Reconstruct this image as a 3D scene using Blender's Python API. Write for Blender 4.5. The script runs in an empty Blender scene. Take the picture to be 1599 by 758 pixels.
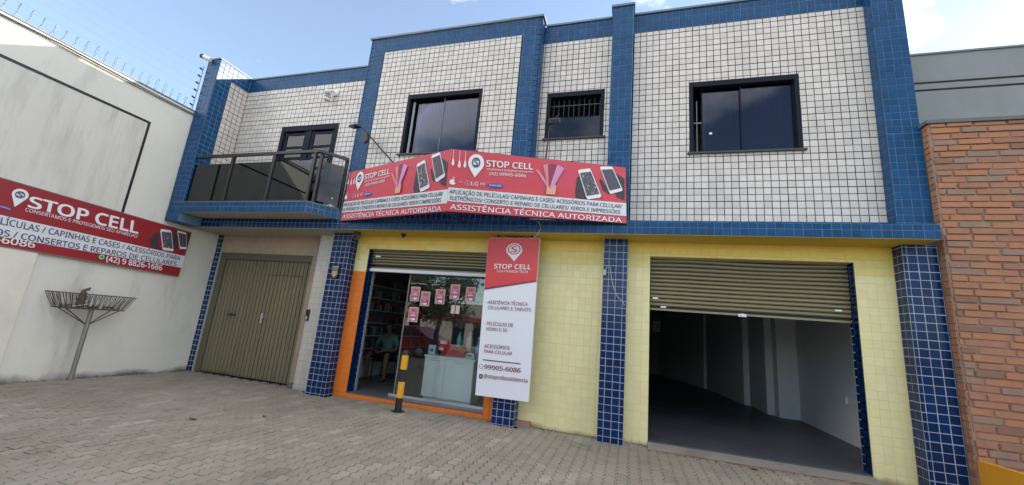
import bpy, math, random
import numpy as np
from mathutils import Vector, Matrix, Quaternion
random.seed(7)
SC = bpy.context.scene
COL = SC.collection
S = 0.115                      # one facade tile (with its joint) in metres
Z0 = 31.0                      # the pavement lies 31 tiles under the canopy line
def P(p): return Vector((p[0]*S, p[1]*S, (p[2]+Z0)*S))

# ------------------------------------------------------------------ camera
CAM_AT = (0.29928, -60.90095, -17.50349)
RIGHT = Vector((0.95842653, 0.27191628, 0.08648774))
DOWN = Vector((0.02369271, 0.22622036, -0.97378797))
FWD = Vector((-0.28435409, 0.93535335, 0.21037316))
cd = bpy.data.cameras.new('camera')
cam = bpy.data.objects.new('camera', cd)
COL.objects.link(cam)
m = Matrix((RIGHT, -DOWN, -FWD)).transposed().to_4x4()
m.translation = P(CAM_AT)
cam.matrix_world = m
cd.sensor_width = 36.0
cd.lens = 626.8038/1599*36.0
cd.clip_start = 0.05
cd.clip_end = 4000
SC.camera = cam

# ------------------------------------------------------------------ sun and sky
SUN = Vector((33.5, 26.8, 18.5)).normalized()
ELEV = math.asin(SUN.z)
ROT = math.atan2(SUN.x, SUN.y)
w = bpy.data.worlds.new('World'); SC.world = w; w.use_nodes = True
nt = w.node_tree; nt.nodes.clear()
out = nt.nodes.new('ShaderNodeOutputWorld'); bg = nt.nodes.new('ShaderNodeBackground')
sky = nt.nodes.new('ShaderNodeTexSky'); sky.sky_type = 'NISHITA'; sky.sun_disc = False
sky.sun_elevation = ELEV; sky.sun_rotation = ROT
sky.air_density = 1.0; sky.dust_density = 0.15; sky.ozone_density = 1.6
tc = nt.nodes.new('ShaderNodeTexCoord')
mp = nt.nodes.new('ShaderNodeMapping'); mp.inputs['Scale'].default_value = (1.0, 1.0, 2.2); mp.inputs['Location'].default_value = (44.9, 15.6, 25.2)
nz = nt.nodes.new('ShaderNodeTexNoise'); nz.inputs['Scale'].default_value = 1.3
nz.inputs['Detail'].default_value = 7; nz.inputs['Roughness'].default_value = 0.56
cr = nt.nodes.new('ShaderNodeValToRGB')
cr.color_ramp.elements[0].position = 0.49; cr.color_ramp.elements[0].color = (0.04, 0.04, 0.04, 1)
cr.color_ramp.elements[1].position = 0.60; cr.color_ramp.elements[1].color = (0.9, 0.9, 0.9, 1)
mix = nt.nodes.new('ShaderNodeMix'); mix.data_type = 'RGBA'
mix.inputs[7].default_value = (11.0, 10.5, 10.0, 1)      # sunlit cloud
L = nt.links.new
L(tc.outputs['Generated'], mp.inputs['Vector']); L(mp.outputs['Vector'], nz.inputs['Vector'])
L(nz.outputs['Fac'], cr.inputs['Fac']); L(cr.outputs['Color'], mix.inputs[0])
L(sky.outputs['Color'], mix.inputs[6]); L(mix.outputs[2], bg.inputs['Color'])
bg.inputs['Strength'].default_value = 0.15
L(bg.outputs['Background'], out.inputs['Surface'])
sd = bpy.data.lights.new('sun', 'SUN'); sd.energy = 3.6; sd.angle = math.radians(0.5); sd.color = (1.0, 0.93, 0.82)
so = bpy.data.objects.new('sun', sd); COL.objects.link(so)
so.rotation_euler = SUN.to_track_quat('Z', 'Y').to_euler(); so.location = (20, 20, 30)
SC.view_settings.view_transform = 'Standard'; SC.view_settings.look = 'None'
SC.view_settings.gamma = 1.0; SC.view_settings.exposure = 1.1
SC.cycles.max_bounces = 8; SC.cycles.diffuse_bounces = 4; SC.cycles.transparent_max_bounces = 10

# ------------------------------------------------------------------ materials
MATS = {}
def mat(name, col, rough=0.6, noise=0.08, nscale=2.0, bump=0.0, bscale=30.0, rnd=0.0, spec=0.5, metal=0.0,
        col2=None, col2fac=(0.5, 0.7), col2scale=1.5, stretch=(1, 1, 1), rough_var=0.0, base_dirt=None, ramp=None, stain=None):
    if name in MATS: return MATS[name]
    M = bpy.data.materials.new(name); M.use_nodes = True
    t = M.node_tree; N = t.nodes; b = N['Principled BSDF']; ln = t.links.new
    b.inputs['Roughness'].default_value = rough; b.inputs['Metallic'].default_value = metal
    b.inputs['Specular IOR Level'].default_value = spec
    geo = N.new('ShaderNodeNewGeometry'); mpn = N.new('ShaderNodeMapping'); mpn.inputs['Scale'].default_value = stretch
    ln(geo.outputs['Position'], mpn.inputs['Vector'])
    n1 = N.new('ShaderNodeTexNoise'); n1.inputs['Scale'].default_value = nscale; n1.inputs['Detail'].default_value = 6
    n1.inputs['Roughness'].default_value = 0.6
    ln(mpn.outputs['Vector'], n1.inputs['Vector'])
    base = N.new('ShaderNodeRGB'); base.outputs[0].default_value = (*col, 1)
    cur = base.outputs[0]
    at = N.new('ShaderNodeAttribute'); at.attribute_name = 'rnd'
    if ramp:
        r = N.new('ShaderNodeValToRGB'); r.color_ramp.interpolation = 'LINEAR'
        els = r.color_ramp.elements
        while len(els) < len(ramp): els.new(0.5)
        for e, (p, c) in zip(els, ramp): e.position = p; e.color = (*c, 1)
        ln(at.outputs['Fac'], r.inputs['Fac']); cur = r.outputs['Color']
    if col2:
        n2 = N.new('ShaderNodeTexNoise'); n2.inputs['Scale'].default_value = col2scale; n2.inputs['Detail'].default_value = 8
        n2.inputs['Roughness'].default_value = 0.65
        ln(mpn.outputs['Vector'], n2.inputs['Vector'])
        mr = N.new('ShaderNodeMapRange'); mr.inputs['From Min'].default_value = col2fac[0]; mr.inputs['From Max'].default_value = col2fac[1]
        ln(n2.outputs['Fac'], mr.inputs['Value'])
        mx = N.new('ShaderNodeMix'); mx.data_type = 'RGBA'; mx.inputs[7].default_value = (*col2, 1)
        ln(mr.outputs['Result'], mx.inputs[0]); ln(cur, mx.inputs[6]); cur = mx.outputs[2]
    if stain:                          # (colour, from, to, scale, stretch): old blotches and run marks
        mp2 = N.new('ShaderNodeMapping'); mp2.inputs['Scale'].default_value = stain[4]; mp2.inputs['Location'].default_value = (3.1, 7.7, 1.3)
        ln(geo.outputs['Position'], mp2.inputs['Vector'])
        n5 = N.new('ShaderNodeTexNoise'); n5.inputs['Scale'].default_value = stain[3]; n5.inputs['Detail'].default_value = 9; n5.inputs['Roughness'].default_value = 0.7
        ln(mp2.outputs['Vector'], n5.inputs['Vector'])
        mr = N.new('ShaderNodeMapRange'); mr.inputs['From Min'].default_value = stain[1]; mr.inputs['From Max'].default_value = stain[2]; mr.inputs['To Max'].default_value = 0.75
        ln(n5.outputs['Fac'], mr.inputs['Value'])
        mx = N.new('ShaderNodeMix'); mx.data_type = 'RGBA'; mx.inputs[7].default_value = (*stain[0], 1)
        ln(mr.outputs['Result'], mx.inputs[0]); ln(cur, mx.inputs[6]); cur = mx.outputs[2]
    if base_dirt:                      # splash dirt just above the pavement: (colour, height in metres)
        sx = N.new('ShaderNodeSeparateXYZ'); ln(geo.outputs['Position'], sx.inputs[0])
        n3 = N.new('ShaderNodeTexNoise'); n3.inputs['Scale'].default_value = 1.7; n3.inputs['Detail'].default_value = 7
        ln(geo.outputs['Position'], n3.inputs['Vector'])
        sb = N.new('ShaderNodeMath'); sb.operation = 'MULTIPLY_ADD'; sb.inputs[1].default_value = -base_dirt[1]*2.2; 
        ln(n3.outputs['Fac'], sb.inputs[0]); ln(sx.outputs['Z'], sb.inputs[2])
        mr = N.new('ShaderNodeMapRange'); mr.inputs['From Min'].default_value = -base_dirt[1]*1.2; mr.inputs['From Max'].default_value = -base_dirt[1]*0.55
        mr.inputs['To Min'].default_value = 0.9; mr.inputs['To Max'].default_value = 0.0
        ln(sb.outputs[0], mr.inputs['Value'])
        mx = N.new('ShaderNodeMix'); mx.data_type = 'RGBA'; mx.inputs[7].default_value = (*base_dirt[0], 1)
        ln(mr.outputs['Result'], mx.inputs[0]); ln(cur, mx.inputs[6]); cur = mx.outputs[2]
    ma = N.new('ShaderNodeMath'); ma.operation = 'MULTIPLY_ADD'; ma.inputs[1].default_value = noise*2; ma.inputs[2].default_value = 1-noise
    ln(n1.outputs['Fac'], ma.inputs[0])
    v = ma.outputs[0]
    if rnd and not ramp:
        mb = N.new('ShaderNodeMath'); mb.operation = 'MULTIPLY_ADD'; mb.inputs[1].default_value = rnd*2; mb.inputs[2].default_value = 1-rnd
        ln(at.outputs['Fac'], mb.inputs[0])
        mc = N.new('ShaderNodeMath'); mc.operation = 'MULTIPLY'; ln(v, mc.inputs[0]); ln(mb.outputs[0], mc.inputs[1]); v = mc.outputs[0]
    vm = N.new('ShaderNodeVectorMath'); vm.operation = 'SCALE'
    ln(cur, vm.inputs[0]); ln(v, vm.inputs['Scale']); ln(vm.outputs[0], b.inputs['Base Color'])
    if rough_var:
        rr = N.new('ShaderNodeMath'); rr.operation = 'MULTIPLY_ADD'; rr.inputs[1].default_value = rough_var*2; rr.inputs[2].default_value = rough-rough_var
        ln(n1.outputs['Fac'], rr.inputs[0]); ln(rr.outputs[0], b.inputs['Roughness'])
    if bump:
        n4 = N.new('ShaderNodeTexNoise'); n4.inputs['Scale'].default_value = bscale; n4.inputs['Detail'].default_value = 5
        ln(mpn.outputs['Vector'], n4.inputs['Vector'])
        bp = N.new('ShaderNodeBump'); bp.inputs['Strength'].default_value = bump; bp.inputs['Distance'].default_value = 0.01
        ln(n4.outputs['Fac'], bp.inputs['Height']); ln(bp.outputs['Normal'], b.inputs['Normal'])
    MATS[name] = M
    return M
def glass(name, tint, refl=0.06, gain=1.0, rough=0.015):
    if name in MATS: return MATS[name]
    M = bpy.data.materials.new(name); M.use_nodes = True
    t = M.node_tree; N = t.nodes; N.clear(); ln = t.links.new
    o = N.new('ShaderNodeOutputMaterial'); tr = N.new('ShaderNodeBsdfTransparent'); tr.inputs[0].default_value = (*tint, 1)
    gl = N.new('ShaderNodeBsdfGlossy'); gl.inputs['Roughness'].default_value = rough; gl.inputs['Color'].default_value = (0.92, 0.95, 1, 1)
    fr = N.new('ShaderNodeFresnel'); fr.inputs['IOR'].default_value = 1.5
    ma = N.new('ShaderNodeMath'); ma.operation = 'MULTIPLY_ADD'; ma.inputs[1].default_value = gain; ma.inputs[2].default_value = refl; ma.use_clamp = True
    mx = N.new('ShaderNodeMixShader')
    ln(fr.outputs[0], ma.inputs[0]); ln(ma.outputs[0], mx.inputs[0]); ln(tr.outputs[0], mx.inputs[1]); ln(gl.outputs[0], mx.inputs[2])
    ln(mx.outputs[0], o.inputs['Surface'])
    MATS[name] = M
    return M

WHITE_TILE = mat('white_tile', (0.60, 0.55, 0.505), 0.32, 0.06, 1.2, rnd=0.09, rough_var=0.08, col2=(0.52, 0.475, 0.43), col2fac=(0.5, 0.85), col2scale=0.8, stain=((0.36, 0.33, 0.30), 0.58, 0.86, 1.3, (2.2, 1, 0.4)))
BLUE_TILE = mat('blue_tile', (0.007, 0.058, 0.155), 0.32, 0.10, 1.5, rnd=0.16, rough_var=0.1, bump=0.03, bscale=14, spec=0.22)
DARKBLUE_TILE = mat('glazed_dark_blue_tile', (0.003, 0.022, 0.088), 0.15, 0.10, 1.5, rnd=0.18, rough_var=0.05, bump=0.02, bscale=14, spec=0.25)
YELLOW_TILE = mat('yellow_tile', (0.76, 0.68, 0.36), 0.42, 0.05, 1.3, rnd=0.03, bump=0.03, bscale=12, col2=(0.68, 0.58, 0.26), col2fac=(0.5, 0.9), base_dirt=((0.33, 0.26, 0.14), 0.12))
YELLOW_BOUNCE = mat('bounce_yellow_tile', (0.80, 0.58, 0.10), 0.42, 0.05, 1.3, rnd=0.03)  # same yellow tile with the soffit's bounce light put into its colour
YELLOW_HALF_BOUNCE = mat('half_bounce_yellow_tile', (0.78, 0.64, 0.21), 0.42, 0.05, 1.3, rnd=0.03)
def yellow_for(z): return YELLOW_BOUNCE if z > -5.0 else (YELLOW_HALF_BOUNCE if z > -7.1 else YELLOW_TILE)  # rows nearest the canopy get the painted bounce glow, fading downwards
ORANGE_TILE = mat('orange_tile', (0.74, 0.185, 0.018), 0.42, 0.06, 1.3, rnd=0.03, base_dirt=((0.33, 0.15, 0.06), 0.07))
CREAM_TILE = mat('cream_tile', (0.56, 0.52, 0.46), 0.4, 0.06, 1.3, rnd=0.04, base_dirt=((0.3, 0.27, 0.22), 0.15))
BEIGE_TILE = mat('beige_tile', (0.40, 0.30, 0.21), 0.5, 0.06, 1.3, rnd=0.05, col2=(0.32, 0.25, 0.19), col2fac=(0.5, 0.8))
DARK_GROUT = mat('dark_grout', (0.016, 0.015, 0.015), 0.95, 0.3, 8, spec=0.1)
PALE_GROUT = mat('pale_grout', (0.11, 0.215, 0.325), 0.85, 0.6, 0.8)
WHITE_GROUT = mat('white_grout', (0.40, 0.43, 0.48), 0.85, 0.25, 1.5)
YELLOW_GROUT = mat('yellow_grout', (0.62, 0.53, 0.25), 0.7, 0.15, 3)
ORANGE_GROUT = mat('orange_grout', (0.48, 0.12, 0.02), 0.7, 0.15, 3)
CREAM_GROUT = mat('cream_grout', (0.40, 0.37, 0.33), 0.8, 0.15, 3)
SOFFIT_Y = mat('yellow_paint', (0.60, 0.42, 0.055), 0.6, 0.06, 2)
SOFFIT_W = mat('cream_paint', (0.42, 0.37, 0.29), 0.7, 0.06, 2)
CAP = mat('weathered_flashing', (0.16, 0.19, 0.2), 0.55, 0.2, 6, metal=0.2)
NAVY_METAL = mat('navy_paint', (0.005, 0.008, 0.018), 0.6, 0.15, 4, spec=0.2)
BLACK_METAL = mat('black_paint', (0.012, 0.012, 0.014), 0.38, 0.15, 6)
DARK = mat('dark_rubber', (0.008, 0.008, 0.009), 0.6, 0.1, 6)
ALU = mat('aluminium', (0.62, 0.63, 0.64), 0.35, 0.08, 8, metal=0.8)
OLIVE = mat('olive_paint', (0.185, 0.16, 0.095), 0.5, 0.08, 2.0, rnd=0.05, col2=(0.15, 0.13, 0.085), stretch=(3, 1, 0.6), base_dirt=((0.075, 0.065, 0.05), 0.10))
OLIVE_FRAME = mat('olive_frame', (0.12, 0.108, 0.07), 0.5, 0.08, 3)
SHUTTER = mat('shutter_steel', (0.25, 0.212, 0.125), 0.42, 0.12, 3, rnd=0.05, metal=0.25, col2=(0.2, 0.17, 0.105), col2fac=(0.5, 0.8), stretch=(0.6, 1, 2))
PLASTER = mat('white_plaster', (0.70, 0.675, 0.60), 0.85, 0.05, 0.7, bump=0.12, bscale=9, col2=(0.60, 0.585, 0.52), col2fac=(0.45, 0.8), col2scale=0.9, stain=((0.36, 0.35, 0.31), 0.56, 0.82, 1.5, (1, 1.6, 0.3)), base_dirt=((0.09, 0.085, 0.08), 0.24))
PANEL_PLASTER = mat('streaked_plaster', (0.64, 0.615, 0.55), 0.85, 0.07, 0.8, bump=0.2, bscale=6, stain=((0.34, 0.33, 0.29), 0.55, 0.8, 1.8, (1, 3, 0.35)), col2=(0.50, 0.48, 0.43), col2fac=(0.46, 0.72), col2scale=1.6, stretch=(1, 3.5, 0.5))
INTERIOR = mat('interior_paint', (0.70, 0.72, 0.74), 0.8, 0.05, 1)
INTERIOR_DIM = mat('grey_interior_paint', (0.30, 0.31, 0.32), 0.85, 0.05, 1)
SHOP_WALL = mat('shop_paint', (0.23, 0.23, 0.24), 0.8, 0.05, 1)
FLOOR_T = mat('grey_floor', (0.12, 0.125, 0.135), 0.4, 0.12, 1.5)
CONCRETE = mat('concrete', (0.27, 0.24, 0.2), 0.9, 0.2, 3, stain=((0.09, 0.075, 0.06), 0.52, 0.75, 2.5, (1, 1, 1)), bump=0.3, bscale=25, col2=(0.19, 0.16, 0.13))
GREY_PAINT = mat('grey_render', (0.235, 0.255, 0.26), 0.85, 0.06, 0.6, bump=0.1, bscale=8, col2=(0.20, 0.215, 0.215), col2fac=(0.5, 0.75), stretch=(1, 1, 0.5))
BRICK = mat('brick', (0.4, 0.16, 0.09), 0.88, 0.22, 7, bump=0.5, bscale=22,
            ramp=[(0.0, (0.24, 0.12, 0.08)), (0.2, (0.32, 0.15, 0.09)), (0.5, (0.36, 0.165, 0.092)), (0.8, (0.39, 0.165, 0.084)), (0.95, (0.34, 0.175, 0.107)), (1.0, (0.28, 0.17, 0.122))])
MORTAR = mat('mortar', (0.30, 0.225, 0.17), 0.95, 0.2, 6, bump=0.4, bscale=30)
PAVER = mat('paver', (0.3, 0.27, 0.24), 0.9, 0.2, 3.2, bump=0.35, bscale=45,
            col2=(0.215, 0.195, 0.142), col2fac=(0.44, 0.72), col2scale=0.42,
            stain=((0.10, 0.09, 0.075), 0.56, 0.78, 0.9, (1, 1, 1)), ramp=[(0.0, (0.27, 0.226, 0.178)), (0.3, (0.30, 0.258, 0.20)), (0.6, (0.325, 0.281, 0.219)), (0.85, (0.29, 0.263, 0.211)), (1.0, (0.385, 0.338, 0.268))])
JOINT_SAND = mat('joint_sand', (0.02, 0.017, 0.013), 0.95, 0.3, 9)
ASPHALT = mat('asphalt', (0.055, 0.055, 0.055), 0.9, 0.2, 5, bump=0.4, bscale=60)
RED_VINYL = mat('red_vinyl', (0.30, 0.017, 0.026), 0.4, 0.05, 1.5)
BANNER_RED = mat('banner_red', (0.60, 0.062, 0.085), 0.55, 0.10, 2.2, bump=0.35, bscale=3.0, stretch=(1, 1, 2.2), col2=(0.56, 0.075, 0.12), col2fac=(0.4, 0.7), col2scale=0.9)
SIGN_RED = mat('sign_red', (0.60, 0.03, 0.035), 0.35, 0.04, 1.5)
PRINT_WHITE = mat('white_print', (0.78, 0.78, 0.80), 0.5, 0.03, 2)
PRINT_BAND = mat('white_band', (0.66, 0.68, 0.71), 0.5, 0.04, 2)
PRINT_BLACK = mat('black_print', (0.02, 0.016, 0.03), 0.5, 0.03, 2)
PRINT_NAVY = mat('navy_print', (0.05, 0.035, 0.12), 0.5, 0.03, 2)
PRINT_MAROON = mat('maroon_print', (0.20, 0.015, 0.06), 0.5, 0.03, 2)
PRINT_BLUE = mat('blue_print', (0.03, 0.08, 0.40), 0.5, 0.03, 2)
PRINT_GREEN = mat('green_print', (0.02, 0.35, 0.12), 0.5, 0.03, 2)
PRINT_HAND = mat('glove_print', (0.05, 0.035, 0.045), 0.5, 0.2, 6)
PRINT_SKIN = mat('skin_print', (0.72, 0.36, 0.27), 0.5, 0.05, 4)
PRINT_PINK = mat('pink_print', (0.68, 0.24, 0.30), 0.5, 0.05, 4)
PRINT_LILAC = mat('lilac_print', (0.60, 0.28, 0.50), 0.5, 0.05, 4)
PRINT_PLUM = mat('plum_print', (0.28, 0.035, 0.07), 0.5, 0.05, 4)
PRINT_SCREEN = mat('screen_print', (0.085, 0.075, 0.10), 0.45, 0.6, 14, col2=(0.42, 0.38, 0.42), col2fac=(0.55, 0.62), col2scale=26)
PRINT_SCREEN2 = mat('plain_screen_print', (0.09, 0.075, 0.10), 0.45, 0.25, 3)
PRINT_GREY = mat('grey_print', (0.62, 0.40, 0.44), 0.5, 0.05, 4)
WHITE_PVC = mat('white_pvc', (0.74, 0.75, 0.79), 0.4, 0.03, 2)
YELLOW_P = mat('yellow_road_paint', (0.72, 0.36, 0.02), 0.5, 0.1, 5)
CURB_P = mat('ochre_paint', (0.62, 0.27, 0.015), 0.6, 0.12, 5, col2=(0.42, 0.33, 0.14), col2fac=(0.62, 0.75), col2scale=6)
GALV = mat('galvanised_pipe', (0.25, 0.24, 0.21), 0.5, 0.15, 6, metal=0.5)
RUST = mat('rusty_iron', (0.085, 0.072, 0.062), 0.7, 0.3, 12)
WHITE_PLASTIC = mat('white_plastic', (0.72, 0.72, 0.70), 0.35, 0.03, 4)
LAMINATE = mat('white_laminate', (0.84, 0.88, 0.88), 0.3, 0.02, 2)
SKIN = mat('skin', (0.22, 0.12, 0.075), 0.55, 0.06, 10)
SHIRT = mat('mint_cotton', (0.13, 0.29, 0.25), 0.85, 0.08, 12)
SHORTS = mat('navy_cotton', (0.02, 0.022, 0.04), 0.85, 0.1, 12)
HAIR = mat('dark_hair', (0.012, 0.009, 0.007), 0.6, 0.2, 30)
LEAF = mat('leaf_green', (0.06, 0.09, 0.035), 0.6, 0.3, 20)
DRY = mat('dry_leaf', (0.10, 0.075, 0.05), 0.7, 0.3, 15)
G_WIN = glass('tinted_window_glass', (0.32, 0.36, 0.48), 0.0, 0.9)
G_DOOR = glass('door_glass', (0.5, 0.55, 0.7), 0.0, 1.0)
G_BAL = glass('smoked_balcony_glass', (0.16, 0.15, 0.14), 0.015, 0.8)
G_SHOP = glass('shop_glass', (0.93, 0.96, 0.95), 0.02, 1.15)
G_LENS = glass('lamp_glass', (0.55, 0.6, 0.6), 0.02, 0.7)

# ------------------------------------------------------------------ mesh helpers (all in tile units)
ORG = {}
def root_origin(o):
    while o is not None and o not in ORG: o = o.parent
    return ORG[o] if o is not None else Vector((0, 0, 0))
class G:
    def __init__(s): s.v = []; s.f = []; s.r = []; s.m = []
    def add(s, vs, fs, r=0.5, mi=0):
        n = len(s.v); s.v += [tuple(v) for v in vs]
        for f in fs: s.f.append(tuple(i+n for i in f)); s.r.append(r); s.m.append(mi)
        return s
    def box(s, a, b, r=0.5, mi=0):
        x0, y0, z0 = [min(a[i], b[i]) for i in range(3)]; x1, y1, z1 = [max(a[i], b[i]) for i in range(3)]
        return s.add([(x0, y0, z0), (x1, y0, z0), (x1, y1, z0), (x0, y1, z0), (x0, y0, z1), (x1, y0, z1), (x1, y1, z1), (x0, y1, z1)],
                     [(3, 2, 1, 0), (4, 5, 6, 7), (0, 1, 5, 4), (1, 2, 6, 5), (2, 3, 7, 6), (3, 0, 4, 7)], r, mi)
    def prism(s, poly, vec, r=0.5, mi=0):
        n = len(poly); vec = Vector(vec); a = [Vector(p) for p in poly]
        nrm = Vector((0, 0, 0))
        for i in range(n): nrm += a[i].cross(a[(i+1) % n])
        if nrm.dot(vec) > 0: a.reverse()
        vs = a+[p+vec for p in a]
        return s.add(vs, [tuple(range(n)), tuple(range(2*n-1, n-1, -1))]+[((i+1) % n, i, n+i, n+(i+1) % n) for i in range(n)], r, mi)
    def poly(s, pts, r=0.5, mi=0): return s.add(pts, [tuple(range(len(pts)))], r, mi)
    def tube(s, pts, rad, n=8, r=0.5, mi=0, caps=True):
        pts = [Vector(p) for p in pts]; rs = rad if isinstance(rad, (list, tuple)) else [rad]*len(pts)
        ring = []; vs = []
        up = None
        for i, p in enumerate(pts):
            d = (pts[min(i+1, len(pts)-1)]-pts[max(i-1, 0)]).normalized()
            if up is None: up = Vector((0, 0, 1)) if abs(d.z) < 0.9 else Vector((1, 0, 0))
            x = d.cross(up)
            if x.length < 1e-4: up = Vector((0, 1, 0)); x = d.cross(up)
            x.normalize(); y = d.cross(x).normalized(); up = -y if False else up
            for k in range(n):
                a = 2*math.pi*k/n; vs.append(p+(x*math.cos(a)+y*math.sin(a))*rs[i])
        fs = []
        for i in range(len(pts)-1):
            for k in range(n):
                k2 = (k+1) % n; fs.append((i*n+k, i*n+k2, (i+1)*n+k2, (i+1)*n+k))
        if caps: fs += [tuple(range(n-1, -1, -1)), tuple(range((len(pts)-1)*n, len(pts)*n))]
        return s.add(vs, fs, r, mi)
    def lathe(s, base, axis, prof, n=14, r=0.5, mi=0):
        b = Vector(base); ax = Vector(axis).normalized()
        return s.tube([b+ax*h for h, _ in prof], [q for _, q in prof], n, r, mi)
    def ball(s, c, rx, ry, rz, n=12, k=8, r=0.5, mi=0):
        vs = [(c[0], c[1], c[2]-rz)]
        for i in range(1, k):
            t = -math.pi/2+math.pi*i/k
            for j in range(n):
                a = 2*math.pi*j/n; vs.append((c[0]+rx*math.cos(t)*math.cos(a), c[1]+ry*math.cos(t)*math.sin(a), c[2]+rz*math.sin(t)))
        vs.append((c[0], c[1], c[2]+rz)); fs = []
        for j in range(n): fs.append((0, 1+(j+1) % n, 1+j))
        for i in range(k-2):
            for j in range(n):
                a = 1+i*n+j; b2 = 1+i*n+(j+1) % n; fs.append((a, b2, b2+n, a+n))
        o = 1+(k-2)*n; t = len(vs)-1
        for j in range(n): fs.append((o+j, o+(j+1) % n, t))
        return s.add(vs, fs, r, mi)
    def build(s, name, ms, parent=None, smooth=False, kind=None, label=None):
        if not isinstance(ms, (list, tuple)): ms = [ms]
        me = bpy.data.meshes.new(name)
        o0 = root_origin(parent) if parent else Vector((0, 0, 0))
        me.from_pydata([P(v)-o0 for v in s.v], [], s.f)
        for q in ms: me.materials.append(q)
        if len(ms) > 1: me.polygons.foreach_set('material_index', s.m)
        a = me.attributes.new('rnd', 'FLOAT', 'FACE'); a.data.foreach_set('value', s.r)
        if smooth:
            me.polygons.foreach_set('use_smooth', [True]*len(me.polygons))
            me.set_sharp_from_angle(angle=math.radians(40))
        me.update()
        o = bpy.data.objects.new(name, me); COL.objects.link(o)
        if parent: o.parent = parent
        if kind: o['kind'] = kind
        if label: o['label'] = label
        return o
def tag(o, label=None, cat=None, group=None, kind=None):
    if label: o['label'] = label
    if cat: o['category'] = cat
    if group: o['group'] = group
    if kind: o['kind'] = kind
    return o
def thing(name, label, cat, base, group=None):
    o = bpy.data.objects.new(name, None); COL.objects.link(o); o.empty_display_size = 0.2
    o.location = P(base); ORG[o] = P(base)
    return tag(o, label, cat, group)
def solo(g, name, ms, label, cat, group=None, smooth=False, kind=None):
    """a thing that is one mesh; its origin is moved to the middle of its base"""
    o = g.build(name, ms, None, smooth)
    xs = np.array([v.co[:] for v in o.data.vertices]); c = Vector(((xs[:, 0].min()+xs[:, 0].max())/2, (xs[:, 1].min()+xs[:, 1].max())/2, xs[:, 2].min()))
    o.data.transform(Matrix.Translation(-c)); o.location = c; ORG[o] = c
    return tag(o, label, cat, group, kind)

# ------------------------------------------------------------------ small pieces: tiles, bricks, pavers
PIECES = {}
def unit_tile(name, material, var, ch=0.03):
    g = G()
    a = 0.5; b = 0.5-ch
    g.add([(-a, -a, 0), (a, -a, 0), (a, a, 0), (-a, a, 0), (-b, -b, 1), (b, -b, 1), (b, b, 1), (-b, b, 1)],
          [(4, 5, 6, 7), (0, 1, 5, 4), (1, 2, 6, 5), (2, 3, 7, 6), (3, 0, 4, 7)], var)
    me = bpy.data.meshes.new(name); me.from_pydata(g.v, [], g.f); me.materials.append(material)
    at = me.attributes.new('rnd', 'FLOAT', 'FACE'); at.data.foreach_set('value', g.r)
    return me
def cam_area(c, n, du, dv):
    d = Vector(c)-Vector(CAM_AT); z = d.dot(FWD)
    if z < 0.5: return 0.0
    x = 799.5+626.8*d.dot(RIGHT)/z; y = 379+626.8*d.dot(DOWN)/z
    if not (-5 < x < 1604 and -5 < y < 763): return 0.0
    cs = -d.normalized().dot(n)
    if cs <= 0: return 0.0
    for (x0, y0, x1, y1) in ((540, 262, 975, 348), (765, 372, 825, 600)):     # behind the big signs
        if x0 < x < x1 and y0 < y < y1: return 0.0
    return du*dv*cs/d.length_squared*1e4
def tiles(part, name, material, O, U, V, w, h, pu=1.0, pv=1.0, ou=0.0, ov=0.0, holes=(), gap=0.08, thick=0.04, jit=0.012, run=False, chance=1.0):
    """lay a field of rectangular pieces on the plane O + u U + v V; holes are (u0, v0, u1, v1)"""
    O, U, V = Vector(O), Vector(U), Vector(V); N = U.cross(V)
    lst = PIECES.setdefault((name, material.name if material else 'yellow'), [])
    iv0 = int(math.floor((0-ov)/pv)); iv1 = int(math.ceil((h-ov)/pv))
    for j in range(iv0, iv1):
        sh = (0.5*pu if (run and j % 2) else 0.0)
        if run: sh += random.uniform(-.18, .18)*pu
        row_j = random.uniform(-jit, jit)
        iu0 = int(math.floor((0-ou-sh)/pu))-1; iu1 = int(math.ceil((w-ou-sh)/pu))+1
        edges = [ou+sh+i*pu for i in range(iu0, iu1+1)]
        if run: edges = [e+random.uniform(-.16, .16)*pu for e in edges]
        for e0, e1 in zip(edges[:-1], edges[1:]):
            u0, u1 = max(0, e0), min(w, e1); v0, v1 = max(0, ov+j*pv), min(h, ov+(j+1)*pv)
            rects = [(u0, v0, u1, v1)]
            for hx0, hy0, hx1, hy1 in holes:
                new = []
                for a, b, c, d in rects:
                    if c <= hx0 or a >= hx1 or d <= hy0 or b >= hy1: new.append((a, b, c, d)); continue
                    if a < hx0: new.append((a, b, hx0, d))
                    if c > hx1: new.append((hx1, b, c, d))
                    aa, cc = max(a, hx0), min(c, hx1)
                    if b < hy0: new.append((aa, b, cc, hy0))
                    if d > hy1: new.append((aa, hy1, cc, d))
                rects = new
            for a, b, c, d in rects:
                if c-a < gap+0.08 or d-b < gap+0.08: continue
                ju, jv = random.uniform(-jit, jit), row_j+random.uniform(-jit, jit)*0.5
                ce = O+U*((a+c)/2+ju)+V*((b+d)/2+jv)
                du, dv = c-a-gap, d-b-gap
                tk = thick*random.uniform(0.75, 1.2) if not run else thick*random.uniform(0.55, 1.35)
                lst.append((cam_area(ce, N, du, dv), part, ce, U, V, N, du, dv, tk, material or yellow_for(ce.z+random.uniform(-.35, .35))))
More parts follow.
